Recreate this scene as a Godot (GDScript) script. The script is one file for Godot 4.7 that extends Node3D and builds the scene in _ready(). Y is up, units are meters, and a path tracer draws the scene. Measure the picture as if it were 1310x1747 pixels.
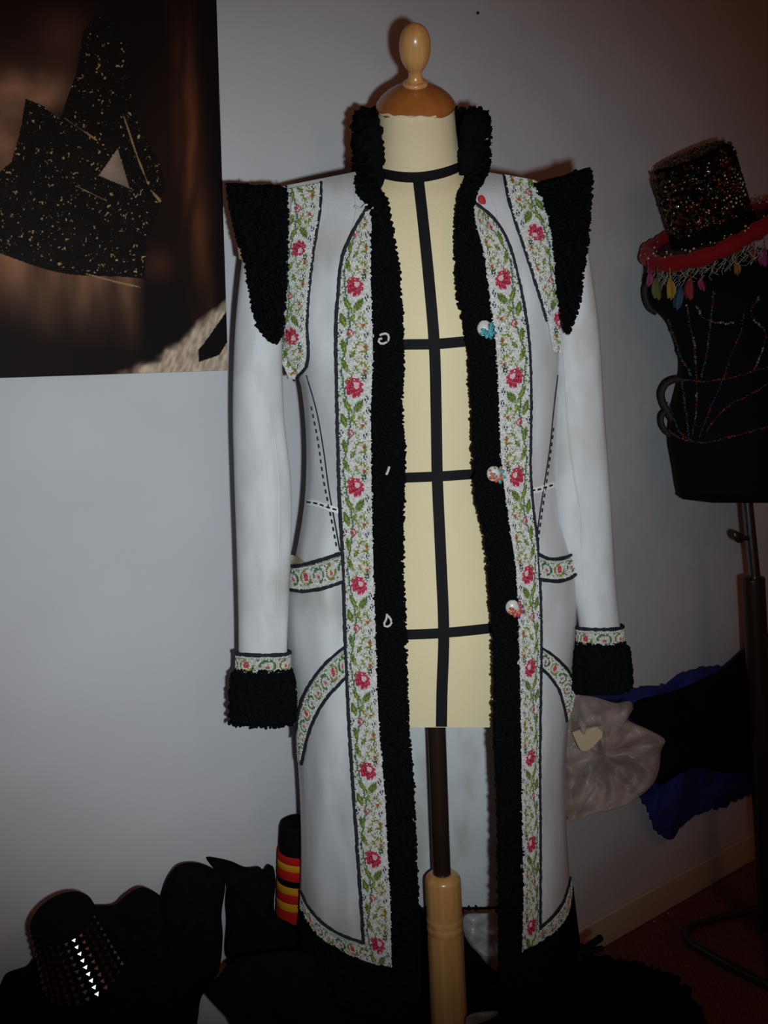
extends Node3D

# ---------------------------------------------------------------- where things stand
const F := 1715.0                       # focal length in pixels of the 1310 x 1747 frame
const EYE := Vector3(0.0, 1.285, 0.0)
const WALL0 := 1.72                     # the papered wall, straight ahead, and how fast it recedes to the right
const WALLK := 0.78
var B: Basis
var rng := RandomNumberGenerator.new()
var M := {}
var used := {}
var curl := FastNoiseLite.new()
var soft := FastNoiseLite.new()
var fold := FastNoiseLite.new()
var lock := FastNoiseLite.new()

func at(x: float, y: float, h: float) -> Vector3:      # a sight line's point at horizontal distance h in front of the eye
	var d := B * Vector3((x - 655.0) / F, (873.5 - y) / F, -1.0)
	return EYE + d * (h / -d.z)

func wall_h(x: float) -> float:
	var d := B * Vector3((x - 655.0) / F, 0.15, -1.0)
	return WALL0 / (1.0 + WALLK * d.x / d.z)

func on_wall(x: float, y: float, off: float) -> Vector3:
	var d := B * Vector3((x - 655.0) / F, (873.5 - y) / F, -1.0)
	var n := Vector3(0.615, 0, 0.788)
	var t := (n.dot(Vector3(0, 0, -WALL0) - EYE * Vector3(1, 0, 1)) + off) / n.dot(d)
	return EYE + d * t

# ---------------------------------------------------------------- curves and tables
func ev(t: Array, y: float) -> float:                   # smooth table of [y, value] pairs
	var n := t.size()
	if y <= t[0][0]: return t[0][1]
	if y >= t[n - 1][0]: return t[n - 1][1]
	for i in range(n - 1):
		if y <= t[i + 1][0]:
			var a = t[maxi(i - 1, 0)]
			var b = t[i]
			var c = t[i + 1]
			var d = t[mini(i + 2, n - 1)]
			var w: float = (y - b[0]) / (c[0] - b[0])
			var mb: float = (c[1] - a[1]) / maxf(c[0] - a[0], 0.001) * (c[0] - b[0])
			var mc: float = (d[1] - b[1]) / maxf(d[0] - b[0], 0.001) * (c[0] - b[0])
			var w2 := w * w
			var w3 := w2 * w
			return (2 * w3 - 3 * w2 + 1) * b[1] + (w3 - 2 * w2 + w) * mb + (3 * w2 - 2 * w3) * c[1] + (w3 - w2) * mc
	return t[n - 1][1]

func pts(a: Array) -> PackedVector2Array:               # flat list of x, y
	var o := PackedVector2Array()
	for i in range(0, a.size(), 2): o.append(Vector2(a[i], a[i + 1]))
	return o

func dense(p: PackedVector2Array, closed := false) -> PackedVector2Array:
	var o := PackedVector2Array()
	var n := p.size()
	var last := n if closed else n - 1
	for i in last:
		var a := p[(i - 1 + n) % n] if closed else p[maxi(i - 1, 0)]
		var b := p[i]
		var c := p[(i + 1) % n]
		var d := p[(i + 2) % n] if closed else p[mini(i + 2, n - 1)]
		for k in 10:
			var w := k / 10.0
			o.append(hermite(a, b, c, d, w))
	o.append(p[0] if closed else p[n - 1])
	return o

func hermite(a: Vector2, b: Vector2, c: Vector2, d: Vector2, w: float) -> Vector2:
	var l := b.distance_to(c)
	var mb := (c - a) * (l / maxf(a.distance_to(b) + l, 0.001))
	var mc := (d - b) * (l / maxf(c.distance_to(d) + l, 0.001))
	var w2 := w * w
	var w3 := w2 * w
	return b * (2 * w3 - 3 * w2 + 1) + mb * (w3 - 2 * w2 + w) + c * (3 * w2 - 2 * w3) + mc * (w3 - w2)

func length_of(p: PackedVector2Array) -> float:
	var l := 0.0
	for i in p.size() - 1: l += p[i].distance_to(p[i + 1])
	return l

func resample(p: PackedVector2Array, n: int) -> PackedVector2Array:   # n + 1 points at even spacing
	var o := PackedVector2Array()
	var total := length_of(p)
	var step := total / n
	var i := 0
	var s := 0.0
	for k in n + 1:
		var want := step * k
		while i < p.size() - 2 and s + p[i].distance_to(p[i + 1]) < want:
			s += p[i].distance_to(p[i + 1])
			i += 1
		var l := p[i].distance_to(p[i + 1])
		o.append(p[i].lerp(p[i + 1], clampf((want - s) / maxf(l, 1e-6), 0, 1)))
	return o

func spl(a: Array, n: int) -> PackedVector2Array:
	return resample(dense(pts(a)), n)

# ---------------------------------------------------------------- shapes
class Shape:
	var v := PackedVector3Array()
	var uv := PackedVector2Array()
	var ix := PackedInt32Array()

	func grid(rows: Array, closed := false, uvs := []) -> void:      # open or tube-like grid; shares vertices inside
		var b := v.size()
		var n: int = rows[0].size()
		var m := rows.size()
		for i in m:
			for j in n:
				v.append(rows[i][j])
				uv.append(uvs[i][j] if uvs else Vector2(float(j) / maxf(n - 1, 1), float(i) / maxf(m - 1, 1)))
		for i in m - 1:
			for j in (n if closed else n - 1):
				var p := b + i * n + j
				var q := b + i * n + (j + 1) % n
				ix.append_array(PackedInt32Array([p, q, q + n, p, q + n, p + n]))

	func fan(row: PackedVector3Array, turn: bool) -> void:
		var b := v.size()
		var c := Vector3()
		for p in row: c += p
		v.append(c / row.size())
		uv.append(Vector2(0.5, 0.5))
		for p in row:
			v.append(p)
			uv.append(Vector2(0.5, 0.5))
		var n := row.size()
		for j in n:
			var q := b + 1 + j
			var r := b + 1 + (j + 1) % n
			ix.append_array(PackedInt32Array([b, r, q] if turn else [b, q, r]))

	func tube(rows: Array) -> void:                                  # closed ring rows with flat caps
		var from := ix.size()
		grid(rows, true)
		fan(rows[0], true)
		fan(rows[rows.size() - 1], false)
		outward(from)

	func outward(from: int) -> void:
		var s := 0.0
		var o := v[ix[from]]
		for i in range(from, ix.size(), 3): s += (v[ix[i]] - o).dot((v[ix[i + 1]] - o).cross(v[ix[i + 2]] - o))
		if s > 0:
			for i in range(from, ix.size(), 3):
				var k := ix[i + 1]
				ix[i + 1] = ix[i + 2]
				ix[i + 2] = k

	func sheet(rows: Array, thick: float, uvs := []) -> void:        # a sheet with thickness, its rows being the outer face
		var from := ix.size()
		var m := rows.size()
		var n: int = rows[0].size()
		var back := []
		for i in m:
			var r := PackedVector3Array()
			for j in n:
				var du: Vector3 = rows[i][mini(j + 1, n - 1)] - rows[i][maxi(j - 1, 0)]
				var dv: Vector3 = rows[mini(i + 1, m - 1)][j] - rows[maxi(i - 1, 0)][j]
				var k := du.cross(dv).normalized()
				r.append(rows[i][j] + k * thick)
			back.append(r)
		if thick > 0:                                             # the outer face looks towards +z
			var mi := m / 2
			var mj := n / 2
			if (rows[mi][mini(mj + 1, n - 1)] - rows[mi][mj - 1]).cross(rows[mini(mi + 1, m - 1)][mj] - rows[maxi(mi - 1, 0)][mj]).z > 0:
				for i in m:
					for j in n: back[i][j] = rows[i][j] * 2.0 - back[i][j]
		grid(rows, false, uvs)
		var b2 := v.size()
		var f2 := ix.size()
		grid(back, false, uvs)
		for i in range(f2, ix.size(), 3):
			var k := ix[i + 1]
			ix[i + 1] = ix[i + 2]
			ix[i + 2] = k
		var loop_f := PackedVector3Array()
		var loop_b := PackedVector3Array()
		for j in n:
			loop_f.append(rows[0][j]); loop_b.append(back[0][j])
		for i in range(1, m):
			loop_f.append(rows[i][n - 1]); loop_b.append(back[i][n - 1])
		for j in range(n - 2, -1, -1):
			loop_f.append(rows[m - 1][j]); loop_b.append(back[m - 1][j])
		for i in range(m - 2, 0, -1):
			loop_f.append(rows[i][0]); loop_b.append(back[i][0])
		grid([loop_b, loop_f], true)
		outward(from)

	func pipe(path: PackedVector3Array, r, sides := 8, closed := false) -> void:
		var rows := []
		var n := path.size()
		var up := Vector3(0.31, 0.2, 0.93)
		for i in n:
			var t: Vector3 = (path[(i + 1) % n] - path[(i - 1 + n) % n]) if closed else (path[mini(i + 1, n - 1)] - path[maxi(i - 1, 0)])
			t = t.normalized()
			var a := up - t * up.dot(t)
			if a.length() < 0.05: a = t.cross(Vector3(1, 0, 0))
			a = a.normalized()
			up = a
			var b := t.cross(a)
			var ring := PackedVector3Array()
			var rr: float = r if not (r is Array or r is PackedFloat32Array) else r[i]
			for k in sides:
				var g := TAU * k / sides
				ring.append(path[i] + (a * cos(g) + b * sin(g)) * rr)
			rows.append(ring)
		if closed:
			rows.append(rows[0])
			var from := ix.size()
			grid(rows, true)
			outward(from)
		else: tube(rows)

	func lathe(a: Vector3, axis: Vector3, prof: Array, sides := 32, sx := 1.0) -> void:   # prof: [along, radius]
		var y := axis.normalized()
		var x := y.cross(Vector3(0, 0, 1)).normalized()
		var z := x.cross(y)
		var rows := []
		for p in prof:
			var ring := PackedVector3Array()
			for k in sides:
				var g := TAU * k / sides
				ring.append(a + y * p[0] + (x * cos(g) * sx + z * sin(g)) * maxf(p[1], 1e-4))
			rows.append(ring)
		tube(rows)

	func box(c: Vector3, s: Vector3, bs := Basis(), e := 0.003) -> void:     # a box with chamfered edges
		var from := ix.size()
		var h := s / 2
		e = minf(e, minf(h.x, minf(h.y, h.z)) * 0.45)
		var put := func(list: Array):
			var b := v.size()
			for p in list:
				v.append(c + bs * p)
				uv.append(Vector2(p.x, p.y))
			for k in range(1, list.size() - 1): ix.append_array(PackedInt32Array([b, b + k, b + k + 1]))
		for ax in 3:
			var ay := (ax + 1) % 3
			var az := (ax + 2) % 3
			for sg in [-1.0, 1.0]:
				var q := []
				for w in [[-1, -1], [1, -1], [1, 1], [-1, 1]]:
					var p := Vector3()
					p[ax] = sg * h[ax]; p[ay] = w[0] * (h[ay] - e) * sg; p[az] = w[1] * (h[az] - e)
					q.append(p)
				put.call(q)
				for s2 in [-1.0, 1.0]:
					var p := Vector3(); var p2 := Vector3(); var p3 := Vector3(); var p4 := Vector3()
					p[ax] = sg * h[ax]; p[ay] = s2 * (h[ay] - e); p[az] = -(h[az] - e)
					p2 = p; p2[az] = h[az] - e
					p3 = p2; p3[ax] = sg * (h[ax] - e); p3[ay] = s2 * h[ay]
					p4 = p3; p4[az] = -(h[az] - e)
					put.call([p, p2, p3, p4] if sg * s2 < 0 else [p, p4, p3, p2])
		for sx in [-1.0, 1.0]:
			for sy in [-1.0, 1.0]:
				for sz in [-1.0, 1.0]:
					var a := Vector3(sx * h.x, sy * (h.y - e), sz * (h.z - e))
					var b2 := Vector3(sx * (h.x - e), sy * h.y, sz * (h.z - e))
					var c2 := Vector3(sx * (h.x - e), sy * (h.y - e), sz * h.z)
					put.call([a, b2, c2] if sx * sy * sz > 0 else [a, c2, b2])
		outward(from)

	func ball(c: Vector3, r: Vector3, bs := Basis(), n := 8) -> void:
		var rows := []
		for i in range(1, n):
			var g := PI * i / n
			var ring := PackedVector3Array()
			for k in n * 2:
				var q := TAU * k / (n * 2)
				ring.append(c + bs * (Vector3(sin(g) * cos(q), cos(g), sin(g) * sin(q)) * r))
			rows.append(ring)
		tube(rows)

	func mesh() -> ArrayMesh:
		var nn := PackedVector3Array()
		nn.resize(v.size())
		for i in range(0, ix.size(), 3):
			var a := v[ix[i]]
			var k := (v[ix[i + 2]] - a).cross(v[ix[i + 1]] - a)
			nn[ix[i]] += k
			nn[ix[i + 1]] += k
			nn[ix[i + 2]] += k
		for i in nn.size(): nn[i] = nn[i].normalized() if nn[i].length_squared() > 0 else Vector3.UP
		var arr := []
		arr.resize(Mesh.ARRAY_MAX)
		arr[Mesh.ARRAY_VERTEX] = v
		arr[Mesh.ARRAY_NORMAL] = nn
		arr[Mesh.ARRAY_TEX_UV] = uv
		arr[Mesh.ARRAY_INDEX] = ix
		var m := ArrayMesh.new()
		m.add_surface_from_arrays(Mesh.PRIMITIVE_TRIANGLES, arr)
		return m

# ---------------------------------------------------------------- nodes
func numbered(called: String, parent: Node) -> String:
	var key := str(parent.get_instance_id()) + called
	used[key] = used.get(key, -1) + 1
	return called if used[key] == 0 else "%s_%03d" % [called, used[key]]

func spot_of(n: Node) -> Vector3:
	var p := Vector3()
	while n != self:
		p += n.position
		n = n.get_parent()
	return p

func put(node: Node3D, called: String, parent: Node) -> Node3D:
	node.name = numbered(called, parent)
	parent.add_child(node, true)
	if parent != self and node.position == Vector3(): node.position = -spot_of(parent)
	return node

func obj(called: String, s: Shape, m: Material, parent: Node = self) -> MeshInstance3D:
	var o := MeshInstance3D.new()
	o.mesh = s.mesh()
	o.material_override = m
	put(o, called, parent)
	return o

func tag(o: Node, label: String, category: String, group := "") -> Node:
	o.set_meta("label", label)
	o.set_meta("category", category)
	if group: o.set_meta("group", group)
	return o

func thing(called: String, label: String, category: String, base: Vector3, group := "") -> Node3D:
	var o := Node3D.new()
	o.position = base
	o.name = numbered(called, self)
	add_child(o, true)
	tag(o, label, category, group)
	return o

func struct(called: String, s: Shape, m: Material, parent: Node = self) -> MeshInstance3D:
	var o := obj(called, s, m, parent)
	if parent == self: o.set_meta("kind", "structure")
	return o

func many(called: String, mesh: Mesh, m: Material, where: Array, tint: PackedColorArray, parent: Node) -> MultiMeshInstance3D:
	var mm := MultiMesh.new()
	mm.transform_format = MultiMesh.TRANSFORM_3D
	mm.use_colors = true
	mm.mesh = mesh
	mm.instance_count = where.size()
	for i in where.size():
		mm.set_instance_transform(i, where[i])
		mm.set_instance_color(i, tint[i])
	var o := MultiMeshInstance3D.new()
	o.multimesh = mm
	o.material_override = m
	put(o, called, parent)
	o.set_meta("kind", "stuff")
	return o

func srgb(r: float, g: float, b: float) -> Color: return Color(r / 255.0, g / 255.0, b / 255.0)

func mat(c: Color, rough := 0.8, metal := 0.0, spec := 0.5) -> StandardMaterial3D:
	var m := StandardMaterial3D.new()
	m.albedo_color = c
	m.roughness = rough
	m.metallic = metal
	m.metallic_specular = spec
	return m

func noisy(c0: Color, c1: Color, freq: float, rough: float, scale: float, bump := 0.0, seed := 1, octaves := 4) -> StandardMaterial3D:
	var m := mat(Color.WHITE, rough)
	var n := FastNoiseLite.new()
	n.seed = seed
	n.frequency = freq
	n.fractal_octaves = octaves
	var im := Image.create_empty(256, 256, false, Image.FORMAT_RGB8)
	var hm := Image.create_empty(256, 256, false, Image.FORMAT_RGB8)
	for y in 256:
		for x in 256:
			var q := n.get_noise_3d(cos(x / 256.0 * TAU) * 40.74, sin(x / 256.0 * TAU) * 40.74, y) * (1.0 - y / 256.0) + n.get_noise_3d(cos(x / 256.0 * TAU) * 40.74, sin(x / 256.0 * TAU) * 40.74, y - 256) * (y / 256.0)
			var t := clampf(0.5 + q * 1.3, 0, 1)
			im.set_pixel(x, y, c0.lerp(c1, t))
			if bump > 0: hm.set_pixel(x, y, Color(t, t, t))
	m.albedo_texture = ImageTexture.create_from_image(im)
	m.uv1_triplanar = true
	m.uv1_scale = Vector3.ONE * scale
	if bump > 0:
		hm.bump_map_to_normal_map(bump)
		m.normal_enabled = true
		m.normal_texture = ImageTexture.create_from_image(hm)
	return m

# a band of cloth between two lines laid on a surface
func strip(called: String, a: Array, b: Array, surf: Callable, off: float, thick: float, m: Material, parent: Node, n := 40, across := 10) -> MeshInstance3D:
	var s := Shape.new()
	var pa := spl(a, n)
	var pb := spl(b, n)
	var rows := []
	for i in n + 1:
		var r := PackedVector3Array()
		for j in across + 1:
			var q := pa[i].lerp(pb[i], float(j) / across)
			r.append(surf.call(q.x, q.y, off))
		rows.append(r)
	s.sheet(rows, thick)
	return obj(called, s, m, parent)

func cord(called: String, a: Array, surf: Callable, off: float, r: float, m: Material, parent: Node, wob := 0.0) -> MeshInstance3D:
	var d := dense(pts(a))
	var n := maxi(6, int(length_of(d) / 5.0))
	var q := resample(d, n)
	var path := PackedVector3Array()
	var rad := []
	for i in n + 1:
		path.append(surf.call(q[i].x + rng.randf_range(-wob, wob), q[i].y, off))
		rad.append(r * (1.0 + rng.randf_range(-0.2, 0.2) * (1.0 if wob > 0 else 0.0)))
	var s := Shape.new()
	s.pipe(path, rad, 7)
	return obj(called, s, m, parent)

# curly black fur between two lines laid on a surface: thick, rounded, lumpy, ragged at its edges
func fur(called: String, a: Array, b: Array, surf: Callable, thick: float, under: float, parent: Node, step := 3.5, ragged := 4.0, ks := 1.0) -> MeshInstance3D:
	var da := dense(pts(a))
	var db := dense(pts(b))
	var n := int(maxf(length_of(da), length_of(db)) / step)
	var pa := resample(da, n)
	var pb := resample(db, n)
	var w := 0.0
	for i in range(0, n + 1, 8): w = maxf(w, pa[i].distance_to(pb[i]))
	var k := maxi(6, int(w / step))
	var rows := []
	for i in n + 1:
		var front := PackedVector3Array()
		var back := PackedVector3Array()
		var e := clampf(minf(i, n - i) * step / 14.0, 0.0, 1.0)
		e = sqrt(1.0 - (1.0 - e) * (1.0 - e))
		for j in k + 1:
			var t := float(j) / k
			var q := pa[i].lerp(pb[i], t)
			var edge := absf(2 * t - 1)
			var wob := 0.95 - 1.9 * absf(lock.get_noise_2d(q.y * ks + 300 * signf(t - 0.5), 77.0))
			wob += 0.5 * curl.get_noise_2d(q.y * 3.0 * ks, 40.0 + 90.0 * signf(t - 0.5))
			q += (pb[i] - pa[i]).normalized() * (ragged * wob * signf(2 * t - 1) * edge * edge)
			if i < 4 or i > n - 4: q.y += curl.get_noise_2d(q.x * 1.3 * ks, 13.0) * ragged
			var prof := pow(maxf(1.0 - pow(edge, 5.0), 0.0), 0.5) * e
			var c := 0.5 - 1.5 * absf(lock.get_noise_2d(q.x * ks, q.y * ks)) + soft.get_noise_2d(q.x * 3 * ks, q.y * 3 * ks) * 0.3
			front.append(surf.call(q.x, q.y, minf(0.0055, thick * 0.45) * e + thick * prof * maxf(0.25, 0.7 + 0.75 * c)))
			back.append(surf.call(q.x, q.y, -under * (0.3 + 0.7 * prof) * (0.85 + 0.5 * c)))
		var ring := front.duplicate()
		for j in range(k, -1, -1): ring.append(back[j])
		rows.append(ring)
	var s := Shape.new()
	s.tube(rows)
	var o := obj(called, s, M.fur, parent)
	# single curls standing off the edges and the face
	var where := []
	var tint := PackedColorArray()
	for i in range(0, n + 1):
		for side in [0.0, 1.0, -1.0]:
			if rng.randf() < (0.15 if side >= 0 else 0.5): continue
			var t: float = side if side >= 0 else rng.randf()
			var q := pa[i].lerp(pb[i], t)
			if side >= 0: q += (pb[i] - pa[i]).normalized() * (side * 2 - 1) * rng.randf_range(-2.0, 1.0) * ragged / 3.0
			q.y += rng.randf_range(-2, 2)
			var p: Vector3 = surf.call(q.x, q.y, minf(0.004, thick * 0.4) if side >= 0 else thick * 1.1)
			var r := rng.randf_range(0.0012, 0.0029)
			where.append(Transform3D(Basis.from_euler(Vector3(rng.randf() * 6, rng.randf() * 6, rng.randf() * 6)).scaled_local(Vector3(r, r * 1.5, r)), p))
			tint.append(Color.WHITE)
	var k2 := many("fur_curls", bead_mesh(), M.fur, where, tint, o)
	k2.position = -spot_of(o)
	return o

# a soft lump of cloth whose outline is given, with real thickness
func pillow(called: String, outline: Array, hf: Callable, thick: float, m: Material, parent: Node, sd := 0, wrinkle := 0.3, back := 1.0, ragged := 0.0) -> MeshInstance3D:
	var o := dense(pts(outline), true)
	var n := clampi(int(length_of(o) / 6.0), 24, 220)
	o = resample(o, n)
	o.remove_at(n)
	var c := Vector2()
	for p in o: c += p
	c /= n
	var rows := []
	var rings := 12
	for side in [1.0, -1.0]:
		for k in rings + 1:
			var w := float(k) / rings if side > 0 else 1.0 - float(k) / rings
			if side < 0 and k == 0: continue
			var r := sin(w * PI / 2) * 0.985 + 0.015
			var ring := PackedVector3Array()
			for i in n:
				var q := c + (o[i] - c) * r
				if ragged > 0 and r > 0.6: q += (o[i] - c).normalized() * curl.get_noise_2d(o[i].x * 1.5, o[i].y * 1.5 + sd) * ragged
				var z := thick * sqrt(maxf(1.0 - r * r * 0.97, 0.0))
				var f := fold.get_noise_3d(q.x, q.y, sd * 61.0) + 0.4 * fold.get_noise_3d(q.x * 2.5, q.y * 2.5, sd * 31.0)
				z *= 1.0 + wrinkle * f * 2.0
				ring.append(at(q.x, q.y, hf.call(q.x, q.y) - (z if side > 0 else -z * back)))
			rows.append(ring)
	var s := Shape.new()
	s.tube(rows)
	return obj(called, s, m, parent)

# rings round an upright axis given by tables over the frame's y
func rings(cx: Array, rx: Array, hz: Array, rd: Array, y0: float, y1: float, n: int, sides := 48, slope := 0.0) -> Shape:
	var rows := []
	for i in n + 1:
		var y := lerpf(y0, y1, float(i) / n)
		var ring := PackedVector3Array()
		for k in sides:
			var g := TAU * k / sides
			ring.append(at(ev(cx, y) + ev(rx, y) * sin(g), y + slope * cos(g) * (1.0 - smoothstep(y0, y0 + 75.0, y)), ev(hz, y) - ev(rd, y) * cos(g)))
		rows.append(ring)
	var s := Shape.new()
	s.tube(rows)
	return s

# ---------------------------------------------------------------- the scene
func _ready() -> void:
	rng.seed = 11
	curl.seed = 5
	curl.noise_type = FastNoiseLite.TYPE_SIMPLEX
	curl.frequency = 0.075
	curl.fractal_octaves = 2
	soft.seed = 9
	soft.frequency = 0.05
	lock.seed = 17
	lock.noise_type = FastNoiseLite.TYPE_SIMPLEX
	lock.frequency = 0.045
	lock.fractal_type = FastNoiseLite.FRACTAL_NONE
	fold.seed = 21
	fold.frequency = 0.012
	fold.fractal_octaves = 2
	# camera
	var cam := Camera3D.new()
	cam.name = "camera"
	cam.position = EYE
	cam.rotation = Vector3(deg_to_rad(-8.2), 0, deg_to_rad(-2.0))
	cam.fov = rad_to_deg(2.0 * atan(873.5 / F))
	cam.near = 0.02
	add_child(cam)
	cam.current = true
	B = cam.transform.basis
	# surroundings and exposure
	var we := WorldEnvironment.new()
	we.name = "environment"
	var e := Environment.new()
	e.background_mode = Environment.BG_COLOR
	e.background_color = Color(0.02, 0.015, 0.012)
	e.tonemap_mode = Environment.TONE_MAPPER_LINEAR
	e.tonemap_exposure = 1.0
	e.sdfgi_enabled = true
	e.ssao_enabled = true
	e.ssil_enabled = true
	we.environment = e
	add_child(we)
	# the camera's flash: beside the lens, a little lower
	var flash := SpotLight3D.new()
	flash.name = "camera_flash"
	flash.position = EYE + B * Vector3(0.085, -0.045, 0.01)
	add_child(flash)
	flash.look_at(at(560, 810, 1.5))
	flash.spot_angle = 34.0
	flash.spot_angle_attenuation = 1.0
	flash.light_color = Color(0.93, 0.985, 1.0)
	flash.light_energy = 1.4
	flash.light_size = 0.018
	flash.spot_range = 8.0
	flash.shadow_enabled = true
	materials()
	room()
	dress_form()
	coat()
	poster()
	black_form()
	right_heap()
	left_heap()
	floor_things()

func materials() -> void:
	M.wall = noisy(srgb(199, 197, 201), srgb(206, 205, 208), 0.02, 0.9, 0.9, 0.6, 3)
	M.ceiling = mat(srgb(190, 186, 180), 0.9)
	M.floor = floor_cloth()
	M.board = mat(srgb(205, 196, 176), 0.55)
	M.suede = suede()
	M.fur = mat(srgb(12, 14, 15), 0.95, 0.0, 0.15)
	M.black = noisy(srgb(12, 12, 13), srgb(19, 19, 20), 0.05, 0.95, 6.0, 0.0, 8)
	M.black.metallic_specular = 0.12
	M.navy = mat(srgb(38, 40, 48), 0.8, 0.0, 0.3)
	M.form = noisy(srgb(234, 214, 172), srgb(240, 222, 181), 0.3, 0.85, 14.0, 0.8, 4, 2)
	M.tape = mat(srgb(20, 20, 22), 0.75, 0.0, 0.3)
	M.wood = wood(srgb(210, 146, 84), srgb(230, 172, 108))
	M.dome = wood(srgb(158, 92, 42), srgb(178, 106, 52))
	M.dark_wood = mat(srgb(42, 28, 22), 0.32)
	M.metal = mat(srgb(120, 122, 124), 0.28, 1.0)
	M.white_cord = mat(srgb(196, 192, 184), 0.7)
	M.bead = mat(Color.WHITE, 0.22, 0.0, 0.6)
	M.bead.vertex_color_use_as_albedo = true
	M.sequin = mat(Color.WHITE, 0.18, 0.75)
	M.sequin.vertex_color_use_as_albedo = true
	M.black_form = mat(srgb(14, 14, 15), 0.8, 0.0, 0.2)

func suede() -> StandardMaterial3D:
	var m := mat(Color.WHITE, 0.95, 0.0, 0.15)
	var a := FastNoiseLite.new()
	a.seed = 40
	a.frequency = 0.012
	a.fractal_octaves = 4
	var g := FastNoiseLite.new()
	g.seed = 41
	g.frequency = 0.35
	var im := Image.create_empty(512, 512, false, Image.FORMAT_RGB8)
	var hm := Image.create_empty(512, 512, false, Image.FORMAT_RGB8)
	for y in 512:
		var fy := y / 512.0
		for x in 512:
			var q := a.get_noise_2d(x, y * 0.45) * (1 - fy) + a.get_noise_2d(x, (y - 512) * 0.45) * fy
			var w := g.get_noise_2d(x, y)
			var t := clampf(0.62 + q * 0.9, 0, 1)
			var c := srgb(191, 186, 184).lerp(srgb(215, 216, 219), smoothstep(0.1, 0.75, t))
			c = c * (1.0 + 0.03 * w)
			im.set_pixel(x, y, c)
			hm.set_pixel(x, y, Color(1, 1, 1) * (0.5 + 0.35 * w))
	hm.bump_map_to_normal_map(0.5)
	m.albedo_texture = ImageTexture.create_from_image(im)
	m.normal_enabled = true
	m.normal_texture = ImageTexture.create_from_image(hm)
	m.uv1_triplanar = true
	m.uv1_scale = Vector3(2.1, 2.1, 2.1)
	return m

func wood(c0: Color, c1: Color) -> StandardMaterial3D:
	var m := mat(Color.WHITE, 0.3)
	m.clearcoat_enabled = true
	m.clearcoat = 0.5
	m.clearcoat_roughness = 0.15
	var n := FastNoiseLite.new()
	n.seed = 77
	n.frequency = 0.03
	var im := Image.create_empty(128, 256, false, Image.FORMAT_RGB8)
	for y in 256:
		for x in 128:
			var t := 0.5 + n.get_noise_3d(cos(x / 128.0 * TAU) * 60, sin(x / 128.0 * TAU) * 60, y * 0.25) * 1.1
			im.set_pixel(x, y, c0.lerp(c1, clampf(t, 0, 1)))
	m.albedo_texture = ImageTexture.create_from_image(im)
	return m

func floor_cloth() -> StandardMaterial3D:            # red-brown ribbed floor covering
	var m := mat(Color.WHITE, 0.85, 0.0, 0.3)
	var im := Image.create_empty(256, 256, false, Image.FORMAT_RGB8)
	var hm := Image.create_empty(256, 256, false, Image.FORMAT_RGB8)
	var n := FastNoiseLite.new()
	n.seed = 61
	n.frequency = 0.03
	for y in 256:
		for x in 256:
			var rib := 0.5 + 0.5 * cos(x / 16.0 * TAU)
			var t := clampf(0.45 + 0.35 * (rib - 0.5) + n.get_noise_2d(x, y) * 0.5, 0, 1)
			im.set_pixel(x, y, srgb(106, 72, 62).lerp(srgb(148, 102, 88), t))
			hm.set_pixel(x, y, Color(rib, rib, rib))
	hm.bump_map_to_normal_map(2.0)
	m.albedo_texture = ImageTexture.create_from_image(im)
	m.normal_enabled = true
	m.normal_texture = ImageTexture.create_from_image(hm)
	m.uv1_scale = Vector3(40, 40, 1)
	return m

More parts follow.
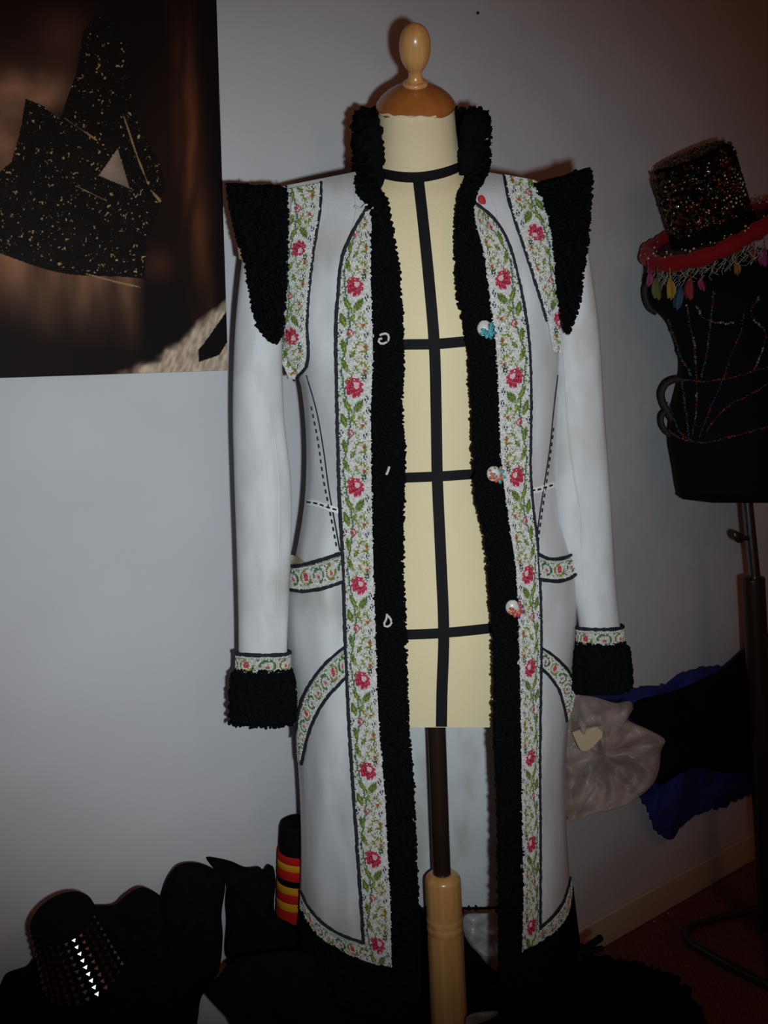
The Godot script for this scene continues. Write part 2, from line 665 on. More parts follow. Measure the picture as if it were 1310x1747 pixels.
# ---------------------------------------------------------------- the room
func room() -> void:
	var bs := Basis(Vector3(0.7885, 0, -0.615), Vector3.UP, Vector3(0.615, 0, 0.7885))   # along the papered wall, up, out of it
	var o := Vector3(0, 0, -WALL0)
	var place := func(called: String, s: float, y: float, q: float, size: Vector3, m: Material):
		var b := Shape.new()
		b.box(o + bs * Vector3(s, y, q), size, bs, 0.002)
		return struct(called, b, m)
	place.call("wall_back", -0.1, 1.3, -0.06, Vector3(4.84, 2.6, 0.12), M.wall)
	place.call("wall_left", -2.46, 1.3, 1.9, Vector3(0.12, 2.6, 3.8), M.wall)
	place.call("wall_right", 2.26, 1.3, 1.9, Vector3(0.12, 2.6, 3.8), M.wall)
	place.call("wall_front", -0.1, 1.3, 3.86, Vector3(4.84, 2.6, 0.12), M.wall)
	place.call("ceiling", -0.1, 2.66, 1.9, Vector3(4.84, 0.12, 4.04), M.ceiling)
	var f := Shape.new()
	var c := o + bs * Vector3(-0.1, -0.06, 1.9)
	f.box(c, Vector3(4.84, 0.12, 4.04), bs, 0.002)
	for i in f.v.size():
		var l := bs.inverse() * (f.v[i] - c)
		f.uv[i] = Vector2(l.x * 0.8 + l.z * 0.62, l.z * 0.8 - l.x * 0.62) * 0.15
	struct("floor", f, M.floor)
	for k in [["baseboard_back", 0.0, 0.006, 4.6], ["baseboard_front", 0.0, 3.794, 4.6]]:
		var s := Shape.new()
		s.box(o + bs * Vector3(-0.1, 0.036, k[2]), Vector3(k[3], 0.072, 0.012), bs, 0.004)
		struct(k[0], s, M.board)
	# ceiling lamp behind the photographer: the warm light that fills the flash's shadows
	var lp := o + bs * Vector3(-0.5, 2.3, 2.5)
	var lamp := thing("ceiling_lamp", "round white glass ceiling lamp hanging behind the viewer", "lamp", lp)
	var g := Shape.new()
	g.ball(lp, Vector3(0.15, 0.13, 0.15), Basis(), 10)
	var gm := mat(srgb(240, 215, 190), 0.4)
	gm.emission_enabled = true
	gm.emission = Color(1.0, 0.6, 0.38)
	gm.emission_energy_multiplier = 0.9
	obj("glass_globe", g, gm, lamp)
	var rod := Shape.new()
	rod.lathe(lp + Vector3(0, 0.12, 0), Vector3.UP, [[0, 0.03], [0.015, 0.03], [0.016, 0.008], [0.15, 0.008], [0.151, 0.05], [0.18, 0.05]], 20)
	obj("stem", rod, M.metal, lamp)
	var om := OmniLight3D.new()
	om.name = "lamp_light"
	om.light_color = Color(1.0, 0.62, 0.46)
	om.light_energy = 0.15
	om.light_size = 0.14
	om.omni_range = 12
	om.omni_attenuation = 2.0
	om.shadow_enabled = true
	lamp.add_child(om)
	# a nail hole high on the wall
	var nail := Shape.new()
	nail.ball(on_wall(815, 22, 0.002), Vector3(0.0032, 0.0025, 0.003), bs, 5)
	tag(obj("wall_nail", nail, M.navy), "tiny dark nail head high in the bare wall above the coat", "nail")

# ---------------------------------------------------------------- the cream dress form
const T_CX := [[190, 710], [250, 713], [300, 718], [350, 722], [480, 733], [585, 741], [700, 744], [810, 746], [950, 753], [1080, 757], [1250, 757]]
const T_RX := [[190, 65], [225, 67], [255, 70], [285, 76], [305, 92], [330, 130], [365, 158], [430, 168], [560, 152], [700, 122], [810, 112], [950, 138], [1080, 160], [1200, 160], [1250, 158]]
const T_HZ := [[190, 1.465], [300, 1.46], [1250, 1.46]]
const T_RD := [[190, 0.05], [255, 0.053], [285, 0.056], [305, 0.06], [340, 0.072], [430, 0.092], [540, 0.105], [700, 0.085], [810, 0.075], [950, 0.085], [1080, 0.095], [1250, 0.094]]

func torso(x: float, y: float, off: float) -> Vector3:
	var u := clampf((x - ev(T_CX, y)) / ev(T_RX, y), -1, 1)
	return at(x, y, ev(T_HZ, y) - ev(T_RD, y) * sqrt(maxf(1 - u * u, 0)) - off)

func dress_form() -> void:
	var foot := at(777, 1990, 1.46)
	foot.y = 0
	var t := thing("dress_form", "cream dress form with black tape lines and wooden knob, wearing the coat", "dress form", foot)
	var s := rings(T_CX, T_RX, T_HZ, T_RD, 186, 1241, 120, 64, 12.0)
	obj("torso", s, M.form, t)
	# tapes
	var horizontals := [[[612, 286, 640, 293, 680, 301, 715, 302, 755, 295, 788, 283, 800, 277], 17], [[655, 590, 688, 588, 742, 587, 800, 582, 830, 579], 18], [[655, 816, 690, 815, 745, 813, 808, 809, 840, 807], 17], [[660, 1083, 690, 1083, 757, 1080, 845, 1071, 870, 1067]  , 17]]
	for h in horizontals:
		var up := []
		var dn := []
		for i in range(0, h[0].size(), 2):
			up += [h[0][i], h[0][i + 1] - h[1] / 2.0]
			dn += [h[0][i], h[0][i + 1] + h[1] / 2.0]
		strip("tape", up, dn, torso, 0.0012, 0.0012, M.tape, t, 30, 3)
	var c := [713, 300, 722, 380, 732, 480, 741, 590, 744, 700, 746, 815, 752, 950, 757, 1080, 754, 1180, 753, 1240]
	var l := []
	var r := []
	for i in range(0, c.size(), 2):
		l += [c[i] - 9.5, c[i + 1]]
		r += [c[i] + 9.5, c[i + 1]]
	strip("tape", l, r, torso, 0.0024, 0.0014, M.tape, t, 70, 3)
	# crumpled cloth edge under the cap
	var ring := PackedVector3Array()
	for k in 48:
		var g := TAU * k / 48
		ring.append(at(709 + 64 * sin(g), 189 + 12 * cos(g), 1.465 - 0.05 * cos(g)) + Vector3(0, 0.0012 * sin(k * 1.7), 0))
	var rm := Shape.new()
	rm.pipe(ring, 0.0022, 6, true)
	obj("neck_seam", rm, M.form, t)
	# wooden cap and knob
	var px := 1.465 / F
	var a := at(709, 186, 1.465)
	var ax := at(707.5, 39, 1.403) - a
	var k := ax.length() / 153.4
	var kr := 1.452 / F
	var d := Shape.new()
	d.lathe(a, ax, [[0, 55 * kr], [0, 62 * kr], [3 * k, 65 * kr], [10 * k, 64.5 * kr], [20 * k, 58 * kr], [30 * k, 48 * kr], [38 * k, 36 * kr], [43 * k, 26 * kr], [45 * k, 18 * kr], [46.5 * k, 3 * kr]], 56)
	obj("neck_cap", d, M.dome, t)
	var f := Shape.new()
	var prof := []
	for q in dense(pts([43 * k, 19 * kr, 44 * k, 21.5 * kr, 48 * k, 22 * kr, 51 * k, 20 * kr, 53 * k, 15 * kr, 58 * k, 12.5 * kr, 64 * k, 11.5 * kr, 70 * k, 13 * kr, 78 * k, 18 * kr, 90 * k, 23.5 * kr, 102 * k, 26 * kr, 114 * k, 26.6 * kr, 126 * k, 25.6 * kr, 136 * k, 22.6 * kr, 144 * k, 18 * kr, 150 * k, 11 * kr, 153 * k, 4 * kr, 153.4 * k, 0.5 * kr])): prof.append([q.x, q.y * 0.94])
	f.lathe(a, ax, prof, 48)
	obj("finial", f, M.wood, t)
	# stand
	var p0 := at(744, 1215, 1.46)
	var p1 := at(754, 1495, 1.46)
	var po := Shape.new()
	var pl := (p1 - p0).length()
	po.lathe(p1, p0 - p1, [[-0.02, 0.0138], [pl, 0.0138]], 28)
	obj("pole", po, M.dark_wood, t)
	var q0 := at(755, 1489, 1.46)
	var dn := (foot + Vector3(0, 0.03, 0)) - q0
	var ql := dn.length()
	var w := Shape.new()
	var u := 1.46 / F
	w.lathe(q0, dn, [[0.001, 0.012], [0, 0.0165], [0.0015, 0.0195], [4 * u, 27 * u], [9 * u, 31.5 * u], [14 * u, 32.6 * u], [60 * u, 32.8 * u], [78 * u, 33 * u], [81 * u, 31.5 * u], [84 * u, 33 * u], [89 * u, 33.6 * u], [95 * u, 33 * u], [97.5 * u, 31.6 * u], [100 * u, 33 * u], [105 * u, 33.6 * u], [111 * u, 33 * u], [114 * u, 31.7 * u], [117 * u, 33 * u], [250 * u, 34 * u], [ql, 36 * u]], 48)
	obj("post", w, M.wood, t)
	var disc := Shape.new()
	disc.lathe(foot, Vector3.UP, [[0, 0.066], [0.004, 0.068], [0.016, 0.066], [0.022, 0.05], [0.03, 0.036], [0.04, 0.03]], 36)
	obj("base", disc, M.wood, t)

# ---------------------------------------------------------------- the coat
const C_L := [[290, 478], [600, 487], [650, 512], [745, 522], [850, 520], [945, 505], [1000, 490], [1100, 490], [1200, 498], [1300, 508], [1400, 513], [1520, 512], [1650, 506], [1760, 500]]
const C_R := [[290, 960], [600, 957], [700, 953], [817, 947], [880, 955], [930, 972], [990, 985], [1100, 981], [1200, 973], [1300, 966], [1400, 966], [1500, 972], [1600, 985], [1760, 992]]
const C_D := [[285, 0.012], [292, 0.03], [305, 0.052], [330, 0.08], [380, 0.105], [450, 0.122], [560, 0.13], [700, 0.118], [850, 0.115], [1000, 0.13], [1200, 0.145], [1400, 0.155], [1760, 0.17]]
const C_H := 1.46

func body(x: float, y: float, off: float) -> Vector3:
	var l := ev(C_L, y)
	var r := ev(C_R, y)
	var u := clampf((x - (l + r) / 2) / ((r - l) / 2), -1, 1)
	var prof := pow(maxf(1 - pow(absf(u), 3.2), 0.0), 0.5)
	var f := 0.006 * fold.get_noise_2d(x * 1.3, y * 0.35) * smoothstep(330, 480, y) * prof
	f += 0.005 * sin(x * 0.075 + sin(y * 0.004) * 2.0) * smoothstep(1100, 1550, y) * prof
	return at(x, y, C_H - (ev(C_D, y) + off) * prof - off * (1 - prof) * 0.7 - f)

const SL_L := [[320, 432], [440, 413], [560, 401], [700, 397], [830, 400], [950, 404], [1110, 407], [1260, 402]]
const SL_R := [[320, 500], [440, 490], [560, 482], [700, 484], [830, 497], [950, 496], [1110, 490], [1260, 494]]
const SR_L := [[300, 930], [430, 940], [560, 948], [640, 949], [800, 943], [900, 952], [1000, 974], [1070, 987], [1200, 985]]
const SR_R := [[300, 985], [430, 1005], [560, 1022], [700, 1031], [850, 1042], [1000, 1051], [1070, 1058], [1200, 1070]]

func sleeve(side: int, ang: float, y: float, off: float) -> Vector3:
	var l := ev(SL_L if side < 0 else SR_L, y)
	var r := ev(SL_R if side < 0 else SR_R, y)
	var h := 1.405 if side < 0 else 1.45
	var g := deg_to_rad(ang)
	var rx := (r - l) / 2
	var rd := rx * h / F * 0.92
	var f := fold.get_noise_3d(ang * 0.7, y * 0.5, side * 90.0) * 0.004
	# the under-sleeve lies a little behind the seam
	var seam := 33.0 if side < 0 else -42.0 + clampf((y - 600) / 270, 0, 1) * 33.0 - clampf((y - 870) / 200, 0, 1) * 24.0
	f -= 0.005 * smoothstep(-3.0, 7.0, (ang - seam) * -side) * smoothstep(600, 760, y) * clampf(2.0 - absf(ang) / 60.0, 0, 1)
	return at((l + r) / 2 + (rx + off * F / h) * sin(g), y, h - (rd + off + f) * cos(g))

func left_sleeve(a: float, y: float, off: float) -> Vector3: return sleeve(-1, a, y, off)
func right_sleeve(a: float, y: float, off: float) -> Vector3: return sleeve(1, a, y, off)

# --- seed-bead patterns, one pixel a bead; u runs from the fur edge across the band, v along it from rose to rose
func rose_pattern() -> Image:
	var w := 24
	var h := 72
	var im := Image.create_empty(w, h, false, Image.FORMAT_RGB8)
	var r := RandomNumberGenerator.new()
	r.seed = 3
	var white := [srgb(214, 212, 208), srgb(226, 225, 222), srgb(198, 196, 194), srgb(232, 226, 222)]
	for y in h:
		for x in w: im.set_pixel(x, y, white[r.randi() % 4])
	var dot := func(x: float, y: float, c: Color):
		if x >= 0 and x < w: im.set_pixel(int(x), posmod(int(round(y)), h), c)
	var greens := [srgb(92, 116, 42), srgb(112, 136, 52), srgb(74, 100, 48), srgb(136, 148, 66)]
	var leaf := func(cx: float, cy: float, ang: float, len: float, wid: float):
		for y in range(int(cy - 9), int(cy + 10)):
			for x in w:
				var d := Vector2(x - cx, y - cy).rotated(-ang)
				if absf(d.x) <= len and absf(d.y) <= wid * (1 - pow(d.x / len, 2)) + 0.2: dot.call(x, y, greens[r.randi() % 4] if absf(d.y) > 0.5 or r.randf() < 0.6 else srgb(176, 176, 84))
	var sprig := func(cx: float, cy: float, flip: float):
		for k in 34:
			var g := k / 34.0 * 5.4
			var rad := 5.4 - k * 0.09
			var c: Color = [srgb(132, 142, 56), srgb(98, 122, 50), srgb(166, 154, 76)][k % 3]
			dot.call(cx + cos(g) * rad * 0.85, cy + sin(g) * rad * flip, c)
			if k % 3 == 0: dot.call(cx + cos(g) * (rad + 1.5) * 0.85, cy + sin(g) * (rad + 1.5) * flip, c)
			if k % 5 == 0: dot.call(cx + cos(g) * (rad - 1.6), cy + sin(g) * (rad - 1.6) * flip, srgb(186, 168, 96))
		for q in [[-1, 0], [0, 0], [0, 1], [-1, 1], [1, 0]]: dot.call(cx - 2 + q[0], cy + 2 * flip + q[1], srgb(178, 72, 46) if q[0] != 1 else srgb(196, 120, 60))
	var cross := func(cx: float, cy: float):
		for q in [[0, 0], [2, 0], [1, -2], [1, 2], [0, -1], [2, 1]]: dot.call(cx + q[0], cy + q[1], srgb(44, 50, 74))
	# vine
	for y in h:
		var x := 18.5 + 2.6 * sin(y / float(h) * TAU + 2.4)
		dot.call(x, y, srgb(58, 92, 72) if y % 3 else srgb(96, 132, 110))
		if y % 2: dot.call(x + 1, y, srgb(112, 142, 112))
		if y % 5 == 2: dot.call(22 + (y % 2), y, srgb(60, 70, 84))
	# leaves beneath the rose and up the vine
	leaf.call(9.0, 13.0, 0.95, 6.5, 2.1)
	leaf.call(17.0, 13.5, -1.0, 5.5, 2.0)
	leaf.call(20.0, 24.5, -1.2, 5.5, 2.3)
	leaf.call(13.5, 22.0, 1.0, 3.0, 1.2)
	leaf.call(13.5, 48.5, 0.9, 3.5, 1.3)
	leaf.call(19.5, 43.5, -1.3, 5.5, 2.0)
	leaf.call(19.0, 57.0, -1.2, 5.0, 2.0)
	sprig.call(8.0, 24.0, 1.0)
	sprig.call(7.5, 43.5, -1.0)
	sprig.call(7.0, 57.0, 1.0)
	for q in [[2, 7], [4, -9], [3, 33], [3, 49], [1, 15], [4, 65], [21, 34]]: cross.call(q[0], q[1])
	# tendrils and scattered tiny leaves
	for q in [[9, 34, 1], [12, 52, -1], [5, 17, 1], [13, 62, 1], [10, 66, -1], [21, 5, 1], [20, 68, -1]]:
		for k in 7:
			dot.call(q[0] + k * 0.7 * q[2], q[1] + 1.8 * sin(k * 0.9), [srgb(110, 134, 60), srgb(146, 152, 80)][k % 2])
	for k in 40: dot.call(r.randi_range(2, 22), r.randi_range(11, 64), [srgb(168, 176, 120), srgb(150, 170, 150), srgb(186, 168, 110)][k % 3])
	# little flower
	for q in [[-1, -2], [0, -2], [1, -1], [2, 0], [2, 1], [1, 2], [0, 3], [-1, 2], [-2, 1], [-2, 0], [-1, -1], [0, 0], [0, 1]]:
		dot.call(15 + q[0], 33 + q[1], srgb(196, 60, 84) if absi(q[0]) + absi(q[1]) > 0 else srgb(226, 150, 158))
	# rose
	for y in range(-9, 10):
		for x in range(-8, 9):
			var d := sqrt(x * x * 1.15 + y * y)
			var lobes := 6.9 + 0.8 * sin(atan2(y, x) * 9.0 + 0.5) - (1.6 if r.randf() < 0.12 else 0.0)
			if d < lobes:
				var c := srgb(176, 26, 60) if r.randf() < 0.6 else srgb(200, 52, 86)
				if Vector2(x + 1.5, y + 1.8).length() < 2.1: c = srgb(232, 196, 200)
				elif posmod(x * 2 + y * 3, 7) == 0: c = srgb(214, 96, 122)
				elif d < 3.4 and r.randf() < 0.5: c = srgb(140, 12, 40)
				dot.call(12 + x, y, c)
	return im

func scroll_pattern() -> Image:
	var w := 14
	var h := 64
	var im := Image.create_empty(w, h, false, Image.FORMAT_RGB8)
	var r := RandomNumberGenerator.new()
	r.seed = 8
	for y in h:
		for x in w: im.set_pixel(x, y, [srgb(206, 204, 198), srgb(222, 220, 214), srgb(190, 188, 182)][r.randi() % 3])
	var dot := func(x: float, y: float, c: Color):
		if x >= 0 and x < w: im.set_pixel(int(x), posmod(int(round(y)), h), c)
	for k in 4:
		var cy := 8 + k * 16
		var c: Color = [srgb(72, 122, 70), srgb(168, 158, 70), srgb(86, 130, 76), srgb(150, 142, 62)][k]
		for i in 26:
			var g := i / 26.0 * 5.0 + (PI if k % 2 else 0.0)
			dot.call(7 + cos(g) * 3.9, cy + sin(g) * 5.2, c)
			dot.call(7 + cos(g) * 4.7, cy + sin(g) * 6.0, c.darkened(0.25))
		for q in [[0, 0], [1, 0], [0, 1], [1, 1], [-1, 0], [0, -1], [1, -1]]: dot.call(7 + q[0], cy + q[1], srgb(178, 40, 62) if k == 1 else (srgb(196, 78, 52) if k == 3 else srgb(190, 84, 96)))
		if k == 1:
			for y in range(-3, 4):
				for x in range(-3, 4):
					if x * x + y * y < 9: dot.call(6 + x, cy + y, srgb(184, 36, 62) if (x + y) % 3 else srgb(216, 110, 126))
			for q in [[3, 4], [2, 5], [4, 5], [3, 6], [4, 4]]: dot.call(6 + q[0], cy + q[1], srgb(66, 112, 60))
		for q in [[10, 7], [11, 8], [2, 9]]: dot.call(q[0], cy + q[1], srgb(50, 54, 72))
	for y in h:
		if y % 2 == 0: dot.call(1, y, srgb(112, 130, 96))
	return im

# a beaded band: cloth backing with its seed beads; a is the edge where the pattern starts
func beaded(called: String, a: Array, b: Array, surf: Callable, off: float, im: Image, full: float, phase: Callable, parent: Node, pitch := 2.35, sx := 1.0) -> void:
	var da := dense(pts(a))
	var db := dense(pts(b))
	var ln := maxf(length_of(da), length_of(db))
	var n := int(ln / pitch)
	var pa := resample(da, n)
	var pb := resample(db, n)
	var w := im.get_width()
	var h := im.get_height()
	var rows := []
	var uvs := []
	var where := []
	var tint := PackedColorArray()
	for i in n + 1:
		var mid := (pa[i] + pb[i]) / 2
		var share := clampf(pa[i].distance_to(pb[i]) / full, 0.08, 1.0)
		var ph: float = phase.call(mid.x, mid.y, i * ln / n)
		if i % 3 == 0 or i == n:
			var row := PackedVector3Array()
			var ur := PackedVector2Array()
			for j in 7:
				var q := pa[i].lerp(pb[i], j / 6.0)
				row.append(surf.call(q.x, q.y, off))
				ur.append(Vector2(j / 6.0 * share, ph))
			rows.append(row)
			uvs.append(ur)
		var nb := maxi(2, int(round(w * share)))
		var p0: Vector3 = surf.call(pa[i].x, pa[i].y, off + 0.0006)
		var p1: Vector3 = surf.call(pb[i].x, pb[i].y, off + 0.0006)
		var sz := p0.distance_to(p1) / nb
		var ragged := int(rng.randf() < 0.3)
		for j in range(-1 if rng.randf() < 0.22 else 0, nb + (1 if rng.randf() < 0.22 else 0)):
			var t := (j + 0.5 + rng.randf_range(-0.12, 0.12)) / nb
			var q := pa[i].lerp(pb[i], t)
			var p: Vector3 = surf.call(q.x * 1.0, q.y + rng.randf_range(-0.25, 0.25), off + 0.0006 + rng.randf_range(-0.0003, 0.0005))
			var c := im.get_pixel(clampi(int((j + 0.5) * share * w / nb), 0, w - 1), posmod(int(floor(ph * h)), h)).srgb_to_linear()
			c = c * rng.randf_range(0.82, 1.1)
			var across := clampf(sz * 0.56, 0.0005, 0.0012)
			where.append(Transform3D(Basis().rotated(Vector3(0, 0, 1), rng.randf_range(-0.3, 0.3)).scaled(Vector3(across, 0.00105, 0.00095) * rng.randf_range(0.85, 1.12)), p - spot_of(parent)))
			tint.append(c)
	var m := mat(Color.WHITE, 0.6)
	m.albedo_texture = ImageTexture.create_from_image(im)
	var s := Shape.new()
	s.sheet(rows, 0.0015, uvs)
	var band := obj(called, s, m, parent)
	var bd := many("seed_beads", bead_mesh(), M.bead, where, tint, band)
	bd.position = -band.position

var bead_m: SphereMesh
func bead_mesh() -> SphereMesh:
	if bead_m == null:
		bead_m = SphereMesh.new()
		bead_m.radius = 1.0
		bead_m.height = 2.0
		bead_m.radial_segments = 7
		bead_m.rings = 4
	return bead_m

func stitches(a: Array, surf: Callable, off: float, gap: float, parent: Node) -> void:    # a row of dark running stitches, each a short bar
	var d := dense(pts(a))
	var n := int(length_of(d) / gap)
	var p := resample(d, n * 2)
	var s := Shape.new()
	for i in range(0, n * 2 - 1, 2):
		s.pipe(PackedVector3Array([surf.call(p[i].x, p[i].y, off), surf.call((p[i].x + p[i + 1].x) / 2, (p[i].y + p[i + 1].y) / 2, off + 0.0006), surf.call(p[i + 1].x, p[i + 1].y, off)]), 0.0014, 5)
	obj("running_stitch", s, M.navy, parent).set_meta("kind", "stuff")

func coat() -> void:
	var t := thing("embroidered_coat", "long pale suede coat with black fur edges and beaded rose bands, worn open", "coat", at(740, 1700, 1.4))
	# suede panels
	strip("back_panel", [-89, 340, -89, 500, -89, 800, -89, 1200, -89, 1553], [89, 340, 89, 500, 89, 800, 89, 1200, 89, 1546], back, 0.0, -0.003, M.suede, t, 60, 40)
	var lp := strip("front_panel", [480, 318, 482, 450, 487, 560, 512, 650, 522, 745, 520, 850, 505, 945, 491, 1000, 491, 1100, 499, 1200, 508, 1300, 513, 1400, 514, 1564], [606, 293, 625, 345, 645, 420, 655, 600, 658, 850, 664, 1100, 676, 1350, 686, 1668], body, 0.0, 0.003, M.suede, t, 130, 26)
	var rp := strip("front_panel", [926, 311, 952, 450, 957, 560, 955, 650, 951, 760, 947, 817, 968, 925, 985, 990, 981, 1100, 973, 1200, 966, 1300, 966, 1400, 975, 1542], [829, 293, 812, 340, 806, 420, 820, 600, 832, 850, 858, 1000, 868, 1200, 872, 1450, 874, 1652], body, 0.0, 0.003, M.suede, t, 130, 26)
	for sd in [-1, 1]:
		var s := Shape.new()
		var rows := []
		var y0 := 335.0 if sd < 0 else 318.0
		var y1 := 1128.0 if sd < 0 else 1088.0
		for i in 71:
			var r := PackedVector3Array()
			for k in 40: r.append(sleeve(sd, k * 9.0, lerpf(y0, y1, i / 70.0), 0.0))
			rows.append(r)
		s.tube(rows)
		var sv := obj("sleeve", s, M.suede, t)
		var sf: Callable = left_sleeve if sd < 0 else right_sleeve
		if sd < 0: cord("sleeve_seam", [30, 690, 34, 760, 33, 900, 32, 1000, 38, 1112], sf, 0.0002, 0.0012, M.suede, sv)
		else: cord("sleeve_seam", [-42, 600, -26, 735, -9, 870, -20, 970, -33, 1072], sf, 0.0002, 0.0012, M.suede, sv)
		# cuff: beaded band with a dark cord above it, fur below
		var top := 1117.0 if sd < 0 else 1073.0
		var bot := 1148.0 if sd < 0 else 1102.0
		var dip := 3.0
		beaded("cuff_band", [-110, top, -60, top + dip, 0, top + dip + 2, 60, top + dip, 110, top - 4], [-110, bot - 2, -60, bot + 1, 0, bot + 4, 60, bot, 110, bot - 4], sf, 0.003, scroll_pattern(), 10.0, func(x, y, l): return l / 190.0, t, 2.0)
		cord("cuff_cord", [-115, top - 4, -60, top - 1, 0, top + 1, 60, top - 1, 115, top - 7], sf, 0.004, 0.0026, M.navy, t, 0.6)
		var low := 1240.0 if sd < 0 else 1184.0
		fur("cuff_fur", [-178, bot - 6, -60, bot - 4, 0, bot, 60, bot - 4, 178, bot - 8], [-178, low - 8, -90, low - 4, 0, low, 90, low - 6, 178, low - 8], sf, 0.009, 0.012, t, 3.0, 3.0, 0.8)
	# fur: standing collar, front facings, shoulder wings, hem
	fur("collar", [-128, 206, -100, 190, -60, 184, 0, 186, 60, 186, 100, 188, 126, 196], [-132, 326, -110, 322, -60, 308, 0, 306, 60, 304, 110, 302, 132, 300], collar, 0.017, 0.018, t, 2.6, 3.0, 0.9)
	fur("facing", [606, 300, 611, 330, 626, 350, 634, 385, 632, 430, 633, 500, 636, 600, 633, 700, 634, 850, 638, 1000, 641, 1100, 647, 1250, 656, 1350, 661, 1450, 666, 1550, 668, 1650, 668, 1715], [640, 296, 648, 322, 662, 346, 668, 390, 679, 450, 685, 530, 687, 600, 685, 700, 690, 780, 687, 900, 688, 1000, 692, 1080, 693, 1150, 697, 1250, 705, 1350, 710, 1480, 713, 1560, 716, 1725], body, 0.013, 0.006, t, 2.6, 3.2)
	fur("facing", [834, 285, 828, 302, 812, 330, 806, 360, 824, 430, 834, 500, 844, 580, 849, 650, 855, 800, 862, 850, 872, 920, 880, 980, 885, 1100, 888, 1250, 890, 1400, 892, 1550, 890, 1690], [790, 270, 796, 300, 784, 330, 779, 380, 779, 450, 785, 520, 799, 590, 803, 650, 808, 760, 812, 850, 828, 920, 835, 1000, 840, 1060, 843, 1150, 843, 1250, 848, 1350, 850, 1450, 851, 1550, 852, 1690], body, 0.013, 0.006, t, 2.6, 3.2)
	fur("hem_fur", [511, 1548, 543, 1596, 598, 1628, 638, 1644, 690, 1648], [500, 1640, 520, 1690, 575, 1722, 630, 1738, 700, 1745], body, 0.012, 0.008, t, 3.0, 3.5)
	fur("hem_fur", [978, 1512, 970, 1556, 950, 1586, 920, 1606, 888, 1624], [990, 1610, 975, 1650, 945, 1682, 910, 1700, 872, 1712], body, 0.012, 0.008, t, 3.0, 3.5)
	fur("shoulder_fur", [386, 313, 392, 345, 402, 395, 417, 440, 427, 500, 436, 545, 450, 570, 463, 583], [488, 318, 490, 360, 489, 420, 488, 480, 484, 530, 482, 555, 478, 575, 474, 586], left_wing, 0.024, 0.012, t, 2.8, 4.0)
	fur("shoulder_fur", [914, 314, 930, 345, 945, 400, 949, 450, 953, 500, 957, 530, 960, 550, 964, 564], [1006, 286, 1011, 310, 1006, 360, 1001, 420, 994, 470, 988, 515, 978, 548, 968, 568], right_wing, 0.024, 0.012, t, 2.8, 4.0)
	strip("wing_lining", [386, 322, 392, 362, 402, 402, 408, 442], [396, 330, 404, 366, 414, 404, 424, 446], left_wing, -0.012, 0.003, mat(srgb(150, 122, 88), 0.9), t, 16, 4)
	fur("back_hem_fur", [-80, 1546, 0, 1547, 80, 1543], [-80, 1553, 0, 1554, 80, 1550], back, 0.004, 0.004, t, 3.0, 2.0, 0.9)
	# beaded bands
	var rp_im := rose_pattern()
	var left_roses := [[330, -0.92], [377, -0.66], [488, 0], [660, 1], [830, 2], [998, 3], [1160, 4], [1315, 5], [1465, 6], [1612, 7], [1670, 7.4]]
	var right_roses := [[330, -0.9], [372, -0.63], [475, 0], [643, 1], [812, 2], [980, 3], [1140, 4], [1293, 5], [1440, 6], [1580, 7], [1640, 7.4]]
	beaded("front_band", [631, 358, 634, 385, 633, 430, 633, 500, 636, 600, 633, 700, 634, 850, 638, 1000, 641, 1100, 647, 1250, 656, 1350, 661, 1450, 666, 1550, 668, 1650], [624, 362, 603, 398, 586, 440, 579, 500, 576, 560, 578, 700, 582, 850, 587, 940, 592, 1100, 599, 1250, 609, 1400, 618, 1530, 624, 1610, 628, 1638], body, 0.007, rp_im, 44.0, func(x, y, l): return lin(left_roses, y), t)
	beaded("front_band", [809, 352, 812, 380, 825, 430, 835, 500, 845, 580, 850, 650, 856, 800, 863, 850, 873, 920, 881, 980, 886, 1100, 889, 1250, 891, 1400, 893, 1550, 890, 1627], [813, 350, 838, 372, 858, 400, 874, 440, 888, 500, 898, 560, 903, 620, 904, 700, 903, 800, 907, 860, 916, 940, 921, 1050, 921, 1130, 919, 1300, 920, 1450, 920, 1585, 914, 1612], body, 0.007, rp_im, 28.0, func(x, y, l): return lin(right_roses, y), t)
	beaded("shoulder_band", [546, 313, 543, 360, 533, 420, 526, 480, 520, 550, 520, 620, 502, 646], [487, 324, 488, 370, 488, 430, 487, 500, 481, 550, 479, 600, 494, 643], body, 0.012, rp_im, 44.0, func(x, y, l): return (425.0 - y) / 150.0, t)
	beaded("shoulder_band", [862, 299, 871, 340, 886, 390, 903, 440, 922, 500, 936, 550, 945, 600], [912, 308, 925, 340, 938, 390, 944, 440, 950, 500, 955, 550, 956, 600], body, 0.012, rp_im, 40.0, func(x, y, l): return (398.0 - y) / 150.0, t)
	var sc := scroll_pattern()
	var flow := func(x, y, l): return l / 92.0
	beaded("pocket_band", [485, 962, 497, 969, 520, 967, 550, 960, 580, 950], [493, 1003, 510, 1005, 530, 1004, 555, 999, 583, 990], body, 0.016, sc, 24.0, flow, t)
	beaded("pocket_band", [920, 950, 935, 957, 952, 958, 970, 953, 985, 942], [923, 986, 938, 987, 952, 988, 970, 984, 985, 974], body, 0.012, sc, 24.0, flow, t)
	beaded("flap_band", [591, 1108, 570, 1124, 548, 1147, 525, 1182, 512, 1220, 507, 1265, 508, 1298], [594, 1146, 576, 1165, 557, 1185, 537, 1216, 523, 1250, 516, 1280, 512, 1302], body, 0.007, sc, 24.0, flow, t)
	beaded("flap_band", [924, 1109, 938, 1118, 953, 1132, 967, 1148, 978, 1168, 980, 1190, 970, 1226], [921, 1134, 935, 1147, 948, 1162, 956, 1176, 962, 1195, 966, 1212, 967, 1228], body, 0.007, sc, 24.0, flow, t)
